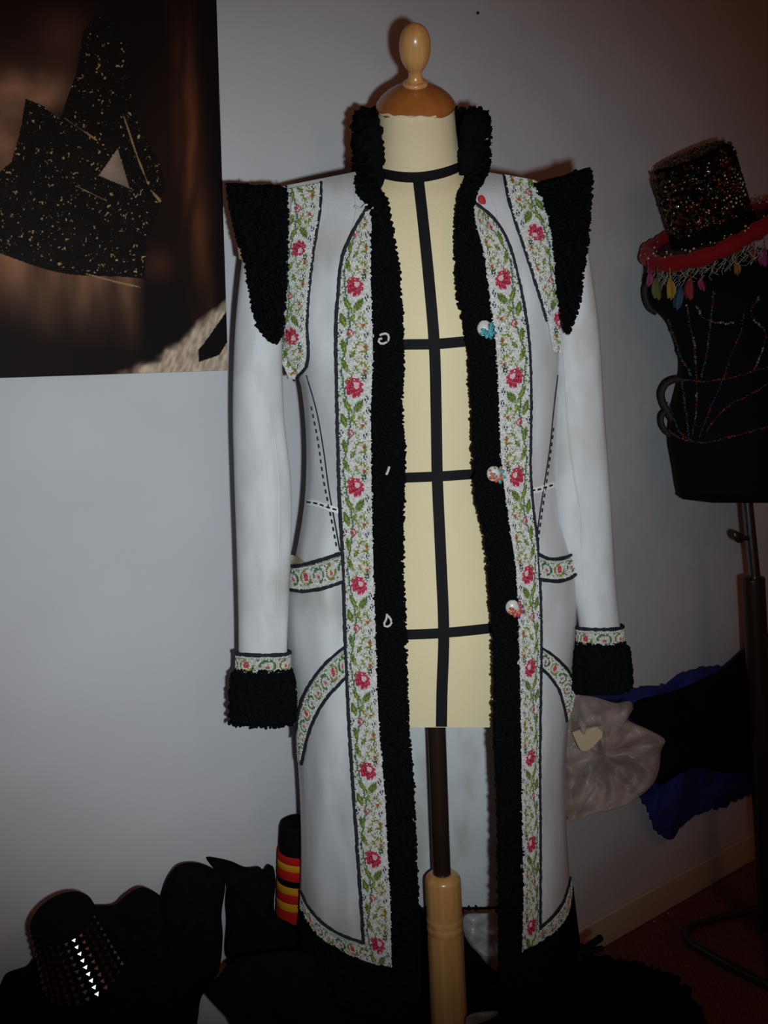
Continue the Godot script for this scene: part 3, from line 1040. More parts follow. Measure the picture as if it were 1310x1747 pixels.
	beaded("hem_band", [512, 1526, 522, 1548, 540, 1571, 560, 1588, 585, 1602, 622, 1614, 660, 1622], [512, 1551, 525, 1574, 545, 1598, 570, 1616, 598, 1630, 638, 1645, 668, 1652], body, 0.006, sc, 22.0, flow, t)
	beaded("hem_band", [974, 1500, 968, 1528, 960, 1548, 942, 1570, 921, 1588], [976, 1522, 970, 1556, 950, 1586, 924, 1606, 892, 1626], body, 0.006, sc, 22.0, flow, t)
	# dark cords along the bands
	for c in [[625, 357, 603, 394, 584, 440, 577, 500, 573, 560, 575, 700, 579, 850, 584, 940, 589, 1100, 596, 1250, 606, 1400, 615, 1530, 620, 1610], [812, 347, 838, 368, 860, 398, 876, 440, 890, 500, 900, 560, 905, 620, 906, 700, 905, 800, 909, 860, 918, 940, 923, 1050, 923, 1130, 921, 1300, 922, 1450, 922, 1586],
			[548, 311, 546, 360, 536, 420, 529, 480, 524, 550, 524, 622, 500, 650], [860, 298, 868, 340, 883, 390, 900, 440, 919, 500, 933, 548],
			[591, 1103, 570, 1119, 546, 1143, 521, 1180, 508, 1220, 502, 1262], [595, 1150, 578, 1169, 560, 1188, 540, 1219, 526, 1254, 514, 1304], [924, 1105, 938, 1114, 955, 1128, 969, 1144, 980, 1163], [921, 1138, 935, 1151, 946, 1165, 954, 1178, 960, 1196, 964, 1213, 967, 1231],
			[513, 1521, 524, 1544, 541, 1566, 561, 1583, 586, 1597, 620, 1609], [973, 1497, 966, 1526, 958, 1544, 941, 1566, 921, 1584]]:
		cord("edge_cord", c, body, 0.009, 0.0021, M.navy, t, 0.5)
	for c in [[485, 958, 497, 966, 520, 963, 550, 955, 580, 945], [490, 1005, 510, 1009, 530, 1008, 555, 1003, 584, 993], [920, 946, 935, 953, 952, 954, 970, 949, 985, 937, 982, 931, 970, 928], [923, 989, 938, 991, 952, 992, 970, 988, 985, 978]]:
		cord("edge_cord", c, body, 0.018, 0.0024, M.navy, t, 0.5)
	cord("wing_cord", [486, 326, 487, 430, 486, 500, 480, 550, 477, 600, 494, 646], body, 0.013, 0.0014, M.white_cord, t, 0.6)
	# pockets stand open a little
	strip("pocket_lining", [484, 960, 486, 952, 496, 947, 505, 948], [497, 969, 505, 966, 512, 962, 520, 960], body, 0.006, 0.002, mat(srgb(176, 160, 138), 0.9), t, 10, 4)
	# seams with dark running stitches, and the lace at the waist
	cord("waist_seam", [523, 640, 540, 700, 551, 760, 562, 840, 572, 895, 580, 940], body, 0.0, 0.0012, M.navy, t)
	cord("waist_seam", [951, 640, 944, 700, 938, 760, 926, 840, 918, 895, 914, 940], body, 0.0, 0.0013, M.navy, t)
	stitches([531, 694, 542, 750, 552, 820, 564, 880, 575, 938], body, 0.001, 12.5, t)
	stitches([944, 730, 938, 780, 928, 850, 922, 890, 917, 930], body, 0.001, 12.5, t)
	for w in [[[524, 852, 540, 854, 560, 861, 579, 866], [524, 861, 540, 864, 560, 871, 579, 877]], [[907, 832, 920, 830, 935, 825, 947, 821], [907, 842, 920, 840, 935, 835, 947, 831]]]:
		var ribbon := strip("waist_ribbon", w[0], w[1], body, 0.0022, 0.0012, mat(srgb(246, 245, 242), 0.8), t, 14, 3)
		var mid := []
		for i in range(0, w[0].size(), 2): mid += [w[0][i], (w[0][i + 1] + w[1][i + 1]) / 2.0]
		stitches(mid, body, 0.003, 10.0, ribbon)
	# toggle loops on one facing, flower buttons on the other
	cord("button_loop", [648, 572, 652, 570, 659, 569, 663, 573, 662, 581, 655, 586, 647, 585, 646, 579, 652, 577], body, 0.016, 0.0017, M.white_cord, t)
	cord("button_loop", [664, 796, 662, 803, 659, 810], body, 0.017, 0.0018, M.white_cord, t)
	cord("button_loop", [660, 1047, 659, 1056, 655, 1064, 657, 1069, 664, 1068, 668, 1061, 664, 1053, 659, 1049], body, 0.016, 0.0017, M.white_cord, t)
	flower_button(t, 826, 560, srgb(58, 150, 158), srgb(30, 110, 124), 4.0)
	flower_button(t, 842, 808, srgb(206, 70, 44), srgb(60, 150, 150), 2.0)
	flower_button(t, 874, 1036, srgb(206, 92, 44), srgb(122, 50, 96), 4.0)
	# small red mark near the collar, white loop at the neckline
	var red := Shape.new()
	red.ball(body(822, 342, 0.002), Vector3(0.005, 0.0075, 0.002), Basis(Vector3(0, 0, 1), 0.3), 6)
	obj("red_knot", red, mat(srgb(182, 24, 30), 0.7), t)
	cord("neck_cord", [606, 352, 616, 357, 622, 350, 630, 349, 636, 356, 628, 362, 618, 364], body, 0.009, 0.0016, M.white_cord, t, 0.5)
	cord("shoulder_seam", [603, 318, 606, 340, 607, 362, 601, 392], body, 0.0004, 0.0008, M.suede, t)
	cord("shoulder_seam", [832, 324, 840, 345, 846, 362, 850, 384], body, 0.0004, 0.0008, M.suede, t)

func lin(t: Array, y: float) -> float:
	for i in t.size() - 1:
		if y <= t[i + 1][0]: return lerpf(t[i][1], t[i + 1][1], (y - t[i][0]) / (t[i + 1][0] - t[i][0]))
	return t[t.size() - 1][1]

func back(a: float, y: float, off: float) -> Vector3:
	var l := ev(C_L, y)
	var r := ev(C_R, y)
	var g := deg_to_rad(a)
	var d := minf(ev(C_D, y) + 0.01, 0.085)
	return at((l + r) / 2 + (r - l) / 2 * sin(g), y, C_H + (d - off) * cos(g) + 0.003 * sin(a * 0.16) * smoothstep(900, 1500, y))

func collar(a: float, y: float, off: float) -> Vector3:      # angle from the nape
	var g := deg_to_rad(a)
	var rx := 93.0 + off * F / 1.46 + (305.0 - y) * 0.03
	return at(719 + rx * sin(g), y, 1.462 + (0.082 + off) * cos(g))

func left_wing(x: float, y: float, off: float) -> Vector3: return at(x, y, 1.355 - off + (487 - x) * 0.00035 + clampf(340.0 - y, 0, 60) * 0.0004)
func right_wing(x: float, y: float, off: float) -> Vector3: return at(x, y, 1.385 - off + (x - 940) * 0.00025 + clampf(340.0 - y, 0, 60) * 0.0004)

func flower_button(t: Node, x: float, y: float, c0: Color, c1: Color, spread: float) -> void:
	var p := body(x, y, 0.019)
	var s := Shape.new()
	s.ball(p, Vector3(0.0095, 0.0105, 0.006), Basis(), 8)
	var b := obj("flower_button", s, mat(srgb(206, 202, 194), 0.3), t)
	for k in 13:
		var g := k * 2.399
		var r := 0.003 + 0.0022 * sqrt(k)
		var q := Shape.new()
		var c := body(x + 7 + cos(g) * r * 1100, y + spread + sin(g) * r * 1100, 0.0215 + 0.003 * (1 - k / 13.0))
		q.ball(c, Vector3(0.0042, 0.0026, 0.002), Basis(Vector3(0, 0, 1), -g), 5)
		obj("petal", q, mat(c0.lerp(c1, float(k % 3) / 2.0), 0.5), b)

# ---------------------------------------------------------------- the poster
func blob(x: float, y: float, cx: float, cy: float, rx: float, ry: float) -> float:
	var d := Vector2((x - cx) / rx, (y - cy) / ry).length_squared()
	return exp(-d)

func seg(p: Vector2, a: Vector2, b: Vector2) -> float:
	var t := clampf((p - a).dot(b - a) / (b - a).length_squared(), 0, 1)
	return p.distance_to(a + (b - a) * t)

func poster() -> void:
	var n := FastNoiseLite.new()
	n.seed = 14
	n.frequency = 0.011
	n.fractal_octaves = 3
	var g := FastNoiseLite.new()
	g.seed = 15
	g.frequency = 0.085
	g.fractal_octaves = 2
	var w := 400
	var h := 624
	var im := Image.create_empty(w, h, false, Image.FORMAT_RGB8)
	var bodice := pts([32, 162, 60, 174, 88, 198, 106, 150, 118, 120, 132, 50, 160, 14, 205, 20, 214, 120, 226, 205, 262, 270, 276, 310, 266, 345, 238, 400, 228, 490, 150, 474, 52, 448, 0, 430, -60, 420, -60, 330, 6, 270, 20, 225])
	for j in h:
		for i in w:
			var x := -150.0 + 540.0 * i / w
			var y := -190.0 + 842.0 * j / h
			var p := Vector2(x, y)
			var q := n.get_noise_2d(x, y)
			var c := Vector3(17, 9, 9)
			c += Vector3(60, 36, 26) * blob(x, y, 95, 55, 60, 60)
			c += Vector3(40, 26, 20) * blob(x, y, -60, -80, 100, 110)
			# throat and chest
			var chest := blob(x, y, 62, 150, 62, 40) + blob(x, y, -10, 230, 44, 130)
			c += Vector3(150, 108, 80) * clampf(chest, 0, 1) * (0.8 + 0.3 * q)
			# drapery down the right
			var streak := 0.5 + 0.5 * sin(x * 0.16 + n.get_noise_2d(x * 0.5, y * 0.25) * 7.0)
			c += Vector3(84, 46, 22) * blob(x, y * 0.4, 318 + y * 0.05, 110, 26, 120) * (0.5 + 0.5 * streak)
			c += Vector3(40, 20, 10) * blob(x, y, 275, 250, 50, 160) * 0.5
			c += Vector3(70, 42, 24) * blob(x, y, 255, 455, 36, 30) * 0.6
			# hips
			var edge := 436.0 + x * 0.24 + 10 * sin(x * 0.02)
			if x < 232 and y > edge:
				var d := (y - edge)
				var k := clampf(1.0 - d / 150.0, 0.08, 1.0) * clampf((232 - x) / 30.0, 0, 1)
				c += Vector3(128, 92, 66) * k * (0.8 + 0.5 * n.get_noise_2d(x * 1.2, y * 0.3))
			# ornamented bodice
			if Geometry2D.is_point_in_polygon(p, bodice) and y < edge - 2:
				c = Vector3(14, 8, 8) + Vector3(18, 9, 4) * maxf(q, 0)
				var o := g.get_noise_2d(x, y)
				var o2 := g.get_noise_2d(x * 1.7 + 400, y * 1.7)
				if o > 0.37 and o2 > 0.02 and n.get_noise_2d(x * 2.6 + 90, y * 2.6) > 0.02 - 0.0004 * (y - 200): c = Vector3(176, 146, 98)
				elif absf(o2) < 0.02 and o < -0.2: c = Vector3(62, 66, 36)
			if Geometry2D.is_point_in_polygon(p, pts([152, 296, 188, 249, 208, 320])): c = Vector3(150, 128, 112) * (0.9 + 0.3 * q)
			for l in [[95, 195, 150, 234], [198, 185, 222, 260], [222, 260, 243, 314], [246, 322, 264, 342], [112, 314, 165, 340], [126, 469, 176, 484], [176, 484, 221, 495]]:
				var dd := seg(p, Vector2(l[0], l[1]), Vector2(l[2], l[3]))
				if dd < 1.6 + 2.5 * q: c = Vector3(152, 120, 84)
			# white fur at the foot
			var f := (y - 640) + (x - 165) * 0.58 - 10
			if x > 150 and f > 0:
				var tuft := 0.5 + 0.5 * g.get_noise_2d(x * 0.8 + y * 0.3, y * 0.4)
				c = c.lerp(Vector3(214, 188, 164) * (0.65 + 0.45 * tuft), smoothstep(0, 34, f + q * 40))
			if Geometry2D.is_point_in_polygon(p, pts([330, 612, 352, 588, 392, 540, 396, 590, 372, 622, 330, 634])): c = Vector3(16, 9, 8)
			im.set_pixel(i, j, Color(c.x / 255, c.y / 255, c.z / 255))
	var a := on_wall(-150, 650, 0.004)
	var b := on_wall(388, 632, 0.004)
	var c2 := on_wall(-170, -190, 0.004)
	var d2 := on_wall(362, -190, 0.004)
	var rows := []
	var uvs := []
	for i in 13:
		var r := PackedVector3Array()
		var u := PackedVector2Array()
		for j in 9:
			r.append(c2.lerp(d2, j / 8.0).lerp(a.lerp(b, j / 8.0), i / 12.0))
			u.append(Vector2(j / 8.0, i / 12.0))
		rows.append(r)
		uvs.append(u)
	var s := Shape.new()
	s.sheet(rows, -0.0022, uvs)
	var m := mat(Color.WHITE, 0.6, 0.0, 0.3)
	m.albedo_texture = ImageTexture.create_from_image(im)
	tag(obj("poster", s, m), "large dark brown photographic poster of an ornamented bodice on the wall beside the coat", "poster")

# ---------------------------------------------------------------- the black form with hat and beads
const K_H := 2.08
const K_CX := [[420, 1262], [860, 1275]]
const K_RX := [[420, 20], [432, 70], [448, 135], [470, 158], [500, 160], [525, 152], [545, 132], [575, 115], [620, 107], [650, 111], [690, 122], [745, 131], [800, 124], [840, 118], [852, 110], [858, 60]]
const K_RD := [[420, 0.02], [440, 0.07], [470, 0.1], [520, 0.125], [570, 0.105], [635, 0.085], [745, 0.11], [840, 0.105], [852, 0.1], [858, 0.06]]
const K_HZ := [[420, 2.08], [860, 2.08]]

func bust(x: float, y: float, off: float) -> Vector3:
	var u := (x - ev(K_CX, y)) / ev(K_RX, y)
	var over := clampf(absf(u) - 1.0, 0, 2)
	u = clampf(u, -1, 1)
	return at(x, y, K_H - (ev(K_RD, y) + off) * sqrt(maxf(1 - u * u, 0)) - off * 0.3 * signf(over))

func beads_along(called: String, path: PackedVector3Array, gap: float, r: float, cols: Array, parent: Node) -> void:
	var where := []
	var tint := PackedColorArray()
	var left := 0.0
	var k := 0
	for i in path.size() - 1:
		var l := path[i].distance_to(path[i + 1])
		while left < l:
			var p := path[i].lerp(path[i + 1], left / l)
			var jit := Vector3(rng.randf_range(-1, 1), rng.randf_range(-1, 1), rng.randf_range(-0.3, 1)) * r * 0.6
			where.append(Transform3D(Basis().scaled(Vector3.ONE * r * rng.randf_range(0.7, 1.3)), p + jit - spot_of(parent)))
			tint.append((cols[int(k / 4.0) % cols.size()] as Color).srgb_to_linear() * rng.randf_range(0.15, 0.55))
			left += gap
			k += 1
		left -= l
	var s := Shape.new()
	s.pipe(path, r * 0.5, 5)
	var th := obj(called, s, M.navy, parent)
	var b := many("glass_beads", bead_mesh(), M.bead, where, tint, th)
	b.position = -th.position

func black_form() -> void:
	var foot := at(1292, 1655, K_H)
	foot.y = 0.0
	var t := thing("dress_form", "black dress form on a dark pole at the right edge, hung with bead strings", "dress form", foot)
	obj("torso", rings(K_CX, K_RX, K_HZ, K_RD, 420, 858, 70, 56), M.black_form, t)
	var p0 := at(1274, 850, K_H)
	var p1 := at(1290, 1010, K_H)
	var s := Shape.new()
	s.lathe(p1, p0 - p1, [[-0.3, 0.0115], [(p0 - p1).length(), 0.0115]], 20)
	obj("pole", s, M.metal, t)
	var q0 := at(1285, 985, K_H)
	var q1 := at(1312, 1600, K_H)
	q1.y = maxf(q1.y, 0.02)
	s = Shape.new()
	s.lathe(q0, q1 - q0, [[0, 0.014], [0.0005, 0.0225], [0.003, 0.0235], [0.012, 0.0235], [(q1 - q0).length(), 0.0235]], 28)
	obj("post", s, mat(srgb(40, 24, 17), 0.35), t)
	s = Shape.new()
	var k := at(1262, 918, K_H - 0.02)
	s.pipe(PackedVector3Array([at(1277, 918, K_H - 0.008), at(1268, 918, K_H - 0.012), k, at(1256, 912, K_H - 0.025)]), [0.005, 0.005, 0.011, 0.007], 10)
	s.ball(at(1256, 916, K_H - 0.025), Vector3(0.008, 0.013, 0.006), Basis(Vector3(0, 0, 1), 0.5), 6)
	obj("clamp_knob", s, M.dark_wood, t)
	# bent tube base on the floor
	var path := PackedVector3Array()
	for q in resample(dense(pts([1420, 1500, 1310, 1545, 1230, 1565, 1185, 1578, 1170, 1590, 1176, 1606, 1205, 1625, 1260, 1655, 1320, 1685, 1400, 1722])), 50):
		var d := B * Vector3((q.x - 655.0) / F, (873.5 - q.y) / F, -1.0)
		path.append(EYE + d * ((EYE.y - 0.012) / -d.y))
	s = Shape.new()
	s.pipe(path, 0.0085, 10)
	obj("base_tube", s, mat(srgb(96, 98, 96), 0.35, 0.9), t)
	s = Shape.new()
	var c := (path[0] + path[path.size() - 1]) / 2
	s.pipe(PackedVector3Array([path[8], (path[8] + q1) / 2 + Vector3(0, 0.0, 0), Vector3(q1.x, 0.012, q1.z), (path[42] + Vector3(q1.x, 0.012, q1.z)) / 2, path[42]]), 0.0085, 10)
	obj("base_bar", s, M.dark_wood, t)
	# bead strings
	var h := thing("bead_harness", "harness of coloured bead strings looped over the black dress form", "bead strings", at(1240, 760, K_H - 0.1))
	var red := srgb(150, 40, 26)
	var orange := srgb(178, 70, 34)
	var teal := srgb(60, 128, 128)
	var blue := srgb(50, 70, 130)
	var white := srgb(196, 192, 184)
	var green := srgb(40, 82, 46)
	var dark := srgb(70, 24, 26)
	for q in [[[1140, 545, 1150, 575, 1163, 612, 1180, 640], [teal, dark, teal, red]], [[1172, 522, 1178, 560, 1185, 595, 1188, 640, 1188, 690, 1184, 725, 1180, 745], [white, dark, green, dark, white, red]],
			[[1217, 498, 1213, 545, 1207, 590, 1201, 625, 1196, 645], [teal, red, teal]], [[1270, 530, 1262, 570, 1247, 605, 1236, 640, 1226, 665, 1212, 695, 1201, 725, 1192, 745], [blue, dark, blue, red]],
			[[1296, 505, 1281, 530, 1290, 550, 1306, 566, 1300, 597, 1290, 622, 1284, 636], [white, red, dark, white]], [[1163, 648, 1200, 651, 1230, 648, 1257, 642, 1296, 630, 1320, 624], [orange, green, red, dark]],
			[[1318, 650, 1276, 675, 1246, 690, 1221, 713, 1204, 738], [red, green, orange, dark]], [[1142, 735, 1155, 745, 1177, 753, 1206, 755, 1246, 745, 1286, 735, 1325, 722], [orange, green, red, orange, dark]],
			[[1164, 652, 1169, 690, 1173, 730, 1176, 750], [blue, dark, teal]], [[1188, 524, 1204, 545, 1229, 551, 1253, 551], [white, dark, red, white]], [[1142, 690, 1150, 715, 1162, 740, 1180, 752], [blue, red, blue, green]]]:
		var pth := PackedVector3Array()
		for v in spl(q[0], 40): pth.append(bust(v.x, v.y, 0.006))
		beads_along("bead_string", pth, 0.0046, 0.0024, q[1], h)
	for q in [[[1168, 648, 1152, 648, 1137, 655, 1129, 670, 1131, 686, 1139, 702, 1148, 718], 0.0065], [[1140, 700, 1130, 708, 1129, 722, 1136, 736, 1150, 748], 0.005], [[1108, 478, 1101, 492, 1102, 510, 1109, 526, 1120, 534], 0.006]]:
		var lp := PackedVector3Array()
		for v in spl(q[0], 26): lp.append(at(v.x, v.y, K_H - 0.02))
		s = Shape.new()
		s.pipe(lp, q[1], 10)
		obj("wrapped_loop", s, mat(srgb(34, 22, 20), 0.7), h)
		beads_along("bead_string", lp, 0.008, 0.0024, [orange, dark, blue, dark], h)
	hat(h)

func hat(_h: Node) -> void:
	var o := at(1216, 394, 2.02)
	var up := (B * Vector3(-0.40, 0.86, 0.34)).normalized()
	var side := (B * Vector3(0.92, 0.40, 0.0))
	side = (side - up * side.dot(up)).normalized()
	var fw := side.cross(up)                       # towards the viewer, down the brim
	var bs := Basis(side, up, fw)
	var u := 2.02 / F
	var t := thing("sequin_hat", "black sequinned top hat with red velvet brim and tassels on the black form", "hat", o)
	var s := Shape.new()
	s.lathe(o, up, [[-6 * u, 71 * u], [0, 70 * u], [20 * u, 67 * u], [70 * u, 65 * u], [105 * u, 65 * u], [116 * u, 64 * u], [122 * u, 61 * u], [127 * u, 54 * u], [129 * u, 40 * u], [130 * u, 2 * u]], 48)
	var cm := mat(srgb(15, 13, 12), 0.95, 0.0, 0.1)
	var crown := obj("crown", s, cm, t)
	# sequins over the crown, in drifts of colour
	var where := []
	var tint := PackedColorArray()
	var cols := [srgb(34, 30, 22), srgb(60, 68, 30), srgb(140, 66, 26), srgb(30, 62, 52), srgb(92, 32, 26), srgb(200, 196, 180), srgb(170, 126, 50)]
	for k in 3000:
		var g := rng.randf() * TAU
		var top := k % 4 == 0
		var al := 129.5 * u if top else rng.randf_range(-4, 125) * u
		var r := (sqrt(rng.randf()) * 55 if top else (66.5 if al < 114 * u else 63.5)) * u
		var p := o + up * al + (side * cos(g) + fw * sin(g)) * r
		var n := up if top else (side * cos(g) + fw * sin(g))
		var ci := rng.randi() % 5
		if rng.randf() < 0.05: ci = 5 + rng.randi() % 2
		n = (n + Vector3(rng.randf_range(-1, 1), rng.randf_range(-1, 1), rng.randf_range(-1, 1)) * 0.5).normalized()
		var x := n.cross(Vector3(0.3, 0.9, 0.1)).normalized()
		where.append(Transform3D(Basis(x, n, x.cross(n)).scaled_local(Vector3(0.0032, 0.0007, 0.0032) * rng.randf_range(0.7, 1.2)), p))
		tint.append((cols[ci] as Color).srgb_to_linear())
	many("sequins", bead_mesh(), M.sequin, where, tint, crown)
	# beaded medallion and pearls on the front of the crown
	where = []
	tint = PackedColorArray()
	for ring in [[0, 1], [6, 7], [11, 10], [17, 13], [23, 14], [29, 9]]:
		for k in ring[1]:
			var g: float = TAU * k / ring[1] + ring[0]
			var ca: float = 1.13 + cos(g) * ring[0] / 70.0
			var al: float = (62 + sin(g) * ring[0]) * u
			var p: Vector3 = o + up * al + (side * cos(ca) + fw * sin(ca)) * 67.5 * u
			where.append(Transform3D(Basis().scaled(Vector3.ONE * (0.0015 if ring[0] < 22 else 0.0019) * rng.randf_range(0.6, 1.35)), p))
			tint.append((srgb(176, 92, 40) if ring[0] < 15 else (srgb(214, 210, 204) if rng.randf() < 0.7 else srgb(120, 70, 110))).srgb_to_linear())
	for k in 46:
		var g := rng.randf_range(0.1, PI - 0.1)
		var p := o + up * (rng.randf_range(4, 116) * u) + (side * cos(g) + fw * sin(g)) * 67.3 * u
		where.append(Transform3D(Basis().scaled(Vector3.ONE * rng.randf_range(0.0009, 0.0021)), p))
		tint.append((srgb(210, 206, 198) if k % 3 else srgb(190, 150, 80)).srgb_to_linear())
	many("pearls", bead_mesh(), M.bead, where, tint, crown)
	# brim: a thick velvet roll round a flat brim
	s = Shape.new()
	s.lathe(o, up, [[-10 * u, 60 * u], [-12 * u, 110 * u], [-6 * u, 112 * u], [-2 * u, 74 * u], [-4 * u, 60 * u]], 56)
	var brim := obj("brim", s, mat(srgb(60, 18, 18), 0.9), t)
	var path := PackedVector3Array()
	var rad := []
	for k in 72:
		var g := TAU * k / 72
		path.append(o + up * (-6 * u + 5 * u * sin(g * 2)) + (side * cos(g) + fw * sin(g)) * (112 + 2 * sin(g * 7)) * u)
		rad.append((13 + 1.6 * sin(k * 2.9) + 1.5 * sin(k * 1.3)) * u)
	s = Shape.new()
	s.pipe(path, rad, 14, true)
	var velvet := mat(srgb(140, 14, 22), 0.8, 0.0, 0.3)
	velvet.rim_enabled = true
	velvet.rim = 0.6
	obj("brim_roll", s, velvet, t)
	where = []
	tint = PackedColorArray()
	for k in 70:
		var g := TAU * (k + rng.randf_range(-0.4, 0.4)) / 70.0
		var r: float = 112.0 + [-15.0, 2.0, 9.0, -6.0][k % 4] + rng.randf_range(-2, 2)
		var p := o + up * (7 * u) + (side * cos(g) + fw * sin(g)) * r * u
		where.append(Transform3D(Basis().scaled(Vector3.ONE * rng.randf_range(0.0014, 0.0026)), p))
		tint.append(srgb(188, 172, 160).srgb_to_linear())
	many("brim_pearls", bead_mesh(), M.bead, where, tint, brim)
	# silver bead net hanging from the brim, and ribbon tassels under it
	s = Shape.new()
	for k in 110:
		var g := PI * (0.02 + 0.96 * k / 109.0)
		var p := o + up * (-14 * u) + (side * cos(g) + fw * sin(g)) * 114 * u
		var zig := PackedVector3Array()
		var ln := rng.randf_range(18, 40)
		for i in 6: zig.append(p + Vector3(0, -ln * i / 5.0 * u, 0) + side * (rng.randf_range(-9, 9) * u) - fw * i * 2.0 * u)
		s.pipe(zig, 0.00055, 4)
	obj("bead_net", s, mat(srgb(176, 170, 158), 0.35), t).set_meta("kind", "stuff")
	for q in [[1106, 476, srgb(176, 70, 120), 0.016], [1122, 492, srgb(104, 116, 40), 0.026], [1143, 492, srgb(206, 160, 40), 0.026], [1158, 508, srgb(50, 84, 116), 0.026], [1178, 492, srgb(160, 24, 28), 0.026], [1198, 484, srgb(176, 40, 110), 0.016], [1256, 456, srgb(186, 128, 40), 0.018], [1286, 432, srgb(176, 30, 30), 0.018], [1304, 438, srgb(176, 40, 130), 0.022]]:
		var p := at(q[0], q[1], 2.02 - 0.09)
		s = Shape.new()
		var rows := []
		for i in 7:
			var f := i / 6.0
			var wd: float = [0.25, 0.5, 0.9, 1.0, 1.05, 0.95, 0.7][i] * (0.0085 if q[3] > 0.02 else 0.0062)
			var r := PackedVector3Array()
			for j in 5: r.append(p + Vector3((j / 2.0 - 1) * wd + 0.003 * sin(f * 3 + q[0]), q[3] * (0.75 - 1.5 * f) + 0.004 * sin(j * 2.1) * f, 0.003 * sin(j * 1.6 + q[0])))
			rows.append(r)
		s.sheet(rows, 0.0015)
		s.pipe(PackedVector3Array([p + Vector3(0, q[3] * 0.7, 0), p + Vector3(0, q[3] * 0.7 + 0.02, -0.004)]), 0.0014, 5)
		obj("ribbon_tassel", s, mat((q[2] as Color).darkened(0.25), 0.7), t)

# ---------------------------------------------------------------- cloths and bag low on the right
func right_heap() -> void:
	var near_wall := func(x, y): return wall_h(x) - 0.05
	var nearer := func(x, y): return wall_h(x) - 0.19
	tag(pillow("blue_cloth", [985, 1185, 1065, 1178, 1110, 1170, 1140, 1168, 1158, 1152, 1205, 1137, 1235, 1135, 1276, 1102, 1330, 1080, 1340, 1330, 1285, 1352, 1240, 1374, 1185, 1392, 1162, 1412, 1147, 1432, 1133, 1431, 1115, 1408, 1090, 1360, 1000, 1330], near_wall, 0.045, noisy(srgb(22, 26, 92), srgb(30, 38, 124), 0.05, 0.9, 4.0, 0.0, 31), self, 3, 0.6, 0.6, 5.0), "crumpled royal blue cloth hanging low against the wall on the right", "cloth")
	tag(pillow("black_cloth", [1075, 1222, 1090, 1198, 1150, 1182, 1200, 1160, 1238, 1140, 1277, 1104, 1332, 1078, 1340, 1310, 1290, 1322, 1240, 1318, 1180, 1312, 1120, 1338, 1122, 1262], nearer, 0.05, M.black, self, 5, 0.4, 0.6), "black cloth bundle lying over the blue cloth by the wall", "cloth")
	var bag := noisy(srgb(196, 172, 160), srgb(222, 204, 194), 0.02, 0.25, 2.6, 3.0, 33)
	bag.albedo_color = Color(1, 1, 1, 0.48)
	bag.transparency = BaseMaterial3D.TRANSPARENCY_ALPHA
	var b := pillow("plastic_bag", [972, 1190, 1006, 1187, 1050, 1199, 1075, 1196, 1081, 1208, 1070, 1226, 1105, 1244, 1135, 1262, 1128, 1280, 1125, 1310, 1116, 1335, 1090, 1360, 1050, 1381, 1005, 1390, 970, 1400, 955, 1300], func(x, y): return 1.82, 0.06, bag, self, 8, 0.7, 0.4)
	tag(b, "crumpled translucent plastic bag beside the coat's right cuff", "plastic bag")
	var cd := Shape.new()
	var rows := []
	var a := spl([976, 1250, 990, 1245, 1010, 1241, 1029, 1239], 8)
	var e := spl([984, 1268, 992, 1281, 1005, 1279, 1027, 1258], 8)
	for i in 9:
		var r := PackedVector3Array()
		for j in 5:
			var q := a[i].lerp(e[i], j / 4.0)
			r.append(at(q.x, q.y, 1.762))
		rows.append(r)
	cd.sheet(rows, 0.004)
	tag(obj("cream_card", cd, mat(srgb(206, 186, 150), 0.8)), "small torn cream card lying against the plastic bag", "card")

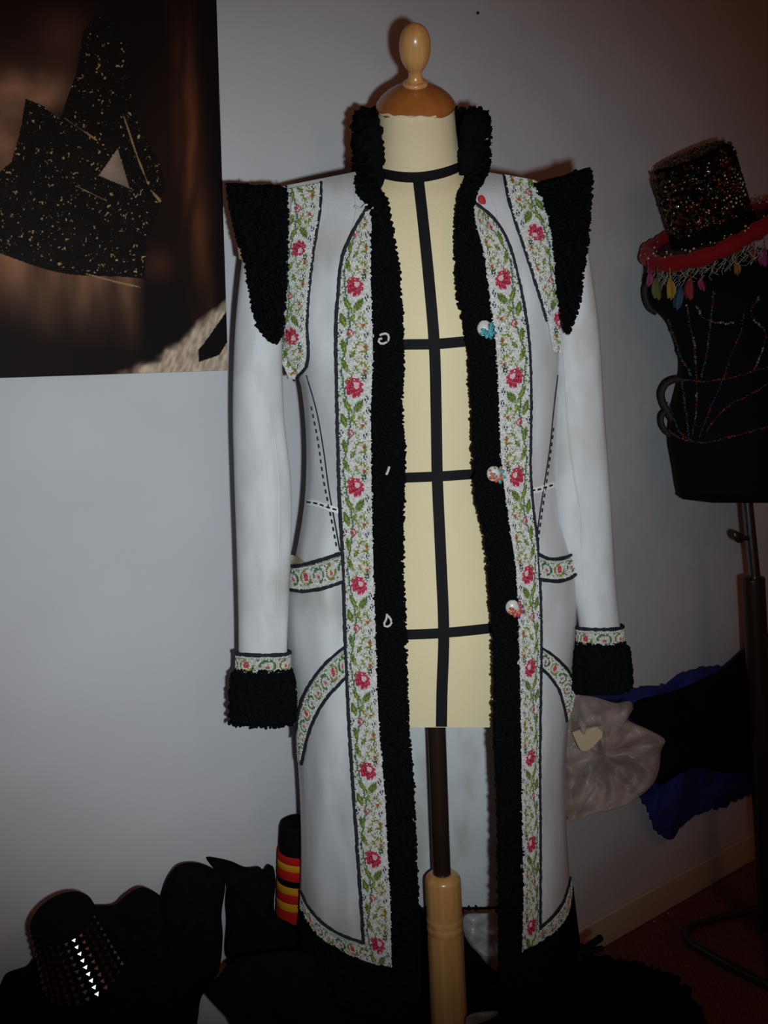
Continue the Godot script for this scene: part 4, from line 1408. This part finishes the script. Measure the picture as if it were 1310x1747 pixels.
# ---------------------------------------------------------------- black things piled low on the left
func left_heap() -> void:
	var corner := at(376, 1718, 1.45)
	var bx := thing("cardboard_box", "brown cardboard box under the black cloth pile at the left", "box", Vector3(corner.x - 0.08, 0, corner.z + 0.3))
	var s := Shape.new()
	var tb := Basis(Vector3.UP, deg_to_rad(40))
	s.box(Vector3(corner.x - 0.08, corner.y / 2, corner.z + 0.3), Vector3(0.42, corner.y, 0.42), tb, 0.004)
	obj("box_body", s, mat(srgb(132, 88, 50), 0.85), bx)
	var top := Shape.new()
	top.box(Vector3(corner.x - 0.08, corner.y + 0.001, corner.z + 0.3), Vector3(0.42, 0.004, 0.05), tb, 0.001)
	obj("packing_tape", top, mat(srgb(150, 110, 66), 0.4), bx)
	var kind := "black cloths piled on the left"
	tag(pillow("black_cushion", [270, 1540, 285, 1500, 304, 1476, 335, 1472, 366, 1483, 384, 1500, 378, 1560, 380, 1600, 372, 1660, 344, 1700, 328, 1760, 230, 1780, 200, 1700, 230, 1600], func(x, y): return 1.41, 0.05, M.black, self, 11, 0.2), "tall rounded black cushion in the middle of the pile at the left", "cushion")
	tag(pillow("black_bundle", [150, 1549, 196, 1543, 214, 1528, 240, 1514, 262, 1520, 282, 1540, 290, 1620, 290, 1760, 170, 1780, 140, 1700, 130, 1600], func(x, y): return 1.33, 0.05, M.black, self, 12, 0.25), "lumpy black cloth bundle between the studded hat and the tall cushion", "cloth")
	tag(pillow("black_jacket", [-40, 1720, -5, 1690, 10, 1662, 30, 1654, 48, 1648, 66, 1622, 90, 1600, 160, 1620, 210, 1660, 235, 1720, 240, 1800, -40, 1810], func(x, y): return 1.29, 0.035, M.black, self, 13, 0.25), "black folded garment under the studded hat in the lower left corner", "cloth")
	tag(pillow("black_scarf", [351, 1462, 372, 1464, 396, 1470, 420, 1480, 444, 1479, 450, 1486, 458, 1476, 466, 1478, 470, 1500, 470, 1560, 500, 1580, 510, 1650, 470, 1660, 400, 1640, 384, 1630, 386, 1570, 384, 1540, 386, 1510, 378, 1500, 366, 1484], func(x, y): return 1.49, 0.025, M.black, self, 14, 0.3), "black cloth with a pointed tip standing up beside the striped tube", "cloth")
	tag(pillow("black_skirt", [350, 1690, 370, 1668, 395, 1640, 440, 1628, 500, 1622, 560, 1640, 640, 1680, 700, 1692, 716, 1760, 715, 2190, 470, 2190, 440, 1850, 395, 1745, 368, 1715], func(x, y): return 1.36, 0.05, M.black, self, 15, 0.2), "wide black cloth spread below the coat's left hem", "cloth")
	var scrap := mat(srgb(170, 158, 156), 0.4)
	tag(pillow("plastic_scrap", [-24, 1664, -4, 1644, 3, 1641, 6, 1650, 8, 1668, 4, 1692, -2, 1708, -24, 1712], func(x, y): return 1.3, 0.006, scrap, self, 27, 0.6), "pale plastic sliver at the left edge beside the folded black garment", "plastic scrap")
	# tube of black knit with red and yellow stripes
	var q0 := at(506, 1600, 1.525)
	var ax := at(512, 1402, 1.525) - q0
	var l := ax.length()
	var r := 0.0345
	var t := thing("striped_tube", "black cloth tube with red and yellow stripes standing behind the coat's left edge", "tube", q0)
	var tube := Shape.new()
	tube.lathe(q0, ax, [[-0.05, r], [l * 0.5, r * 0.99], [l * 0.96, r * 0.93], [l * 0.99, r * 0.88], [l, r * 0.8], [l, 0.002]], 40)
	obj("tube_body", tube, M.black, t)
	for k in [[0.77, 0.71, 0], [0.71, 0.655, 1], [0.655, 0.575, 0], [0.52, 0.46, 1], [0.46, 0.385, 0], [0.385, 0.32, 1], [0.32, 0.215, 0]]:
		var st := Shape.new()
		var rr := r * 1.012
		st.lathe(q0, ax, [[l * k[1], r * 0.9], [l * k[1], rr], [l * k[0], rr * 0.985], [l * k[0], r * 0.9]], 40)
		obj("stripe", st, mat(srgb(176, 30, 26) if k[2] == 0 else srgb(196, 134, 30), 0.9, 0.0, 0.2), t)
	# studded hat
	var o := at(146, 1660, 1.25)
	var up := (B * Vector3(-0.155, 0.95, 0.5)).normalized()
	var sx := (B * Vector3(0.95, 0.3, 0.0))
	sx = (sx - up * sx.dot(up)).normalized()
	var fz := sx.cross(up)
	var u := 1.25 / F
	var ht := thing("studded_hat", "black conical hat with rows of silver pyramid studs on the pile at the lower left", "hat", o)
	var prof := func(a: float) -> float: return lerpf(76.0, 56.0, pow(a, 0.85)) * u
	var hl := 150.0 * u
	var pr := [[-0.012, 72 * u]]
	for i in 13: pr.append([hl * i / 12.0, prof.call(i / 12.0)])
	pr += [[hl + 2 * u, 54 * u], [hl + 2.4 * u, 50 * u], [hl - 1 * u, 45 * u], [hl - 3 * u, 2 * u]]
	s = Shape.new()
	s.lathe(o, up, pr, 52)
	obj("hat_body", s, M.black, ht)
	var pyr := Shape.new()
	for k in 4:
		var c := [Vector3(-1, -1, 0), Vector3(1, -1, 0), Vector3(1, 1, 0), Vector3(-1, 1, 0)]
		var b := pyr.v.size()
		pyr.v.append_array(PackedVector3Array([c[k], c[(k + 1) % 4], Vector3(0, 0, 0.75)]))
		pyr.uv.append_array(PackedVector2Array([Vector2(), Vector2(1, 0), Vector2(1, 1)]))
		pyr.ix.append_array(PackedInt32Array([b, b + 2, b + 1]))
	var bb := pyr.v.size()
	pyr.v.append_array(PackedVector3Array([Vector3(-1, -1, 0), Vector3(1, -1, 0), Vector3(1, 1, 0), Vector3(-1, 1, 0)]))
	pyr.uv.append_array(PackedVector2Array([Vector2(), Vector2(1, 0), Vector2(1, 1), Vector2(0, 1)]))
	pyr.ix.append_array(PackedInt32Array([bb, bb + 1, bb + 2, bb, bb + 2, bb + 3]))
	var pm := pyr.mesh()
	var stud_m := mat(srgb(120, 118, 112), 0.2, 1.0)
	for row in 9:
		for k in range(-6, 7):
			var g := k * 0.235
			var a := 0.93 - row * 0.105
			var rr2: float = prof.call(a)
			var n := fz * cos(g) + sx * sin(g)
			var p := o + up * (hl * a) + n * rr2
			var nn := (n + up * 0.16).normalized()
			var x := up.cross(nn).normalized()
			var mi := MeshInstance3D.new()
			mi.mesh = pm
			mi.material_override = stud_m
			mi.transform = Transform3D(Basis(x, nn.cross(x), nn).scaled_local(Vector3(3.7, 4.7, 4.4) * u * (rr2 / (62 * u))), p - o)
			put(mi, "stud", ht)

# ---------------------------------------------------------------- on the floor
func floor_things() -> void:
	tag(pillow("black_fur_rug", [856, 1690, 900, 1650, 950, 1626, 985, 1604, 1012, 1626, 1045, 1634, 1075, 1640, 1130, 1655, 1170, 1682, 1196, 1722, 1214, 1760, 1230, 1915, 860, 1925, 840, 1760], func(x, y): return 1.66, 0.09, M.fur, self, 21, 0.2, 1.0, 8.0), "heap of black fur on the floor to the right of the wooden post", "fur")
	tag(pillow("black_wrap", [796, 1600, 806, 1592, 822, 1622, 842, 1646, 870, 1668, 890, 1700, 885, 1950, 700, 1955, 690, 1760, 716, 1700, 700, 1600, 716, 1550, 740, 1560], func(x, y): return 1.62, 0.05, M.black, self, 22, 0.2), "black cloth heap behind the wooden post under the open coat", "cloth")
	var film := mat(Color(0.86, 0.86, 0.88, 0.8), 0.16, 0.0, 0.8)
	film.transparency = BaseMaterial3D.TRANSPARENCY_ALPHA
	tag(pillow("clear_film", [792, 1562, 826, 1558, 856, 1560, 862, 1610, 860, 1662, 838, 1652, 818, 1630, 794, 1600], func(x, y): return 1.57, 0.016, film, self, 23, 1.0), "crumpled whitish plastic film between the wooden post and the coat's right facing", "plastic film")
	tag(pillow("paper_scrap", [796, 1735, 815, 1727, 850, 1726, 840, 1738, 812, 1748, 796, 1752], func(x, y): return 1.4, 0.008, mat(srgb(120, 116, 110), 0.5), self, 24, 0.8), "pale paper scrap on the black cloth at the foot of the wooden post", "paper")
	for q in [[[960, 1648, 990, 1625, 1023, 1601], 0.0062, "thick black rod end sticking out of the fur heap by the baseboard"], [[985, 1636, 1003, 1624, 1026, 1618], 0.005, "short thin black rod end just below the thick rod by the baseboard"]]:
		var s := Shape.new()
		var pth := PackedVector3Array()
		for v in spl(q[0], 8): pth.append(at(v.x, v.y, 1.58))
		s.pipe(pth, q[1], 10)
		s.ball(pth[pth.size() - 1], Vector3.ONE * q[1] * 1.02, Basis(), 5)
		tag(obj("black_rod", s, M.tape), q[2], "rod", "rod ends in the fur heap")
	for q in [[1116, 1572, "pale crumb on the floor at the baseboard, the left one of the pair"], [1212, 1510, "pale crumb on the floor at the baseboard, nearest the blue cloth"], [1140, 1558, "pale crumb on the floor at the baseboard, between two others"]]:
		var d := B * Vector3((q[0] - 655.0) / F, (873.5 - q[1]) / F, -1.0)
		var p := EYE + d * ((EYE.y - 0.002) / -d.y)
		var s := Shape.new()
		s.ball(p, Vector3(0.003, 0.002, 0.002), Basis(), 5)
		tag(obj("crumb", s, M.white_cord), q[2], "crumb", "crumbs along the baseboard")
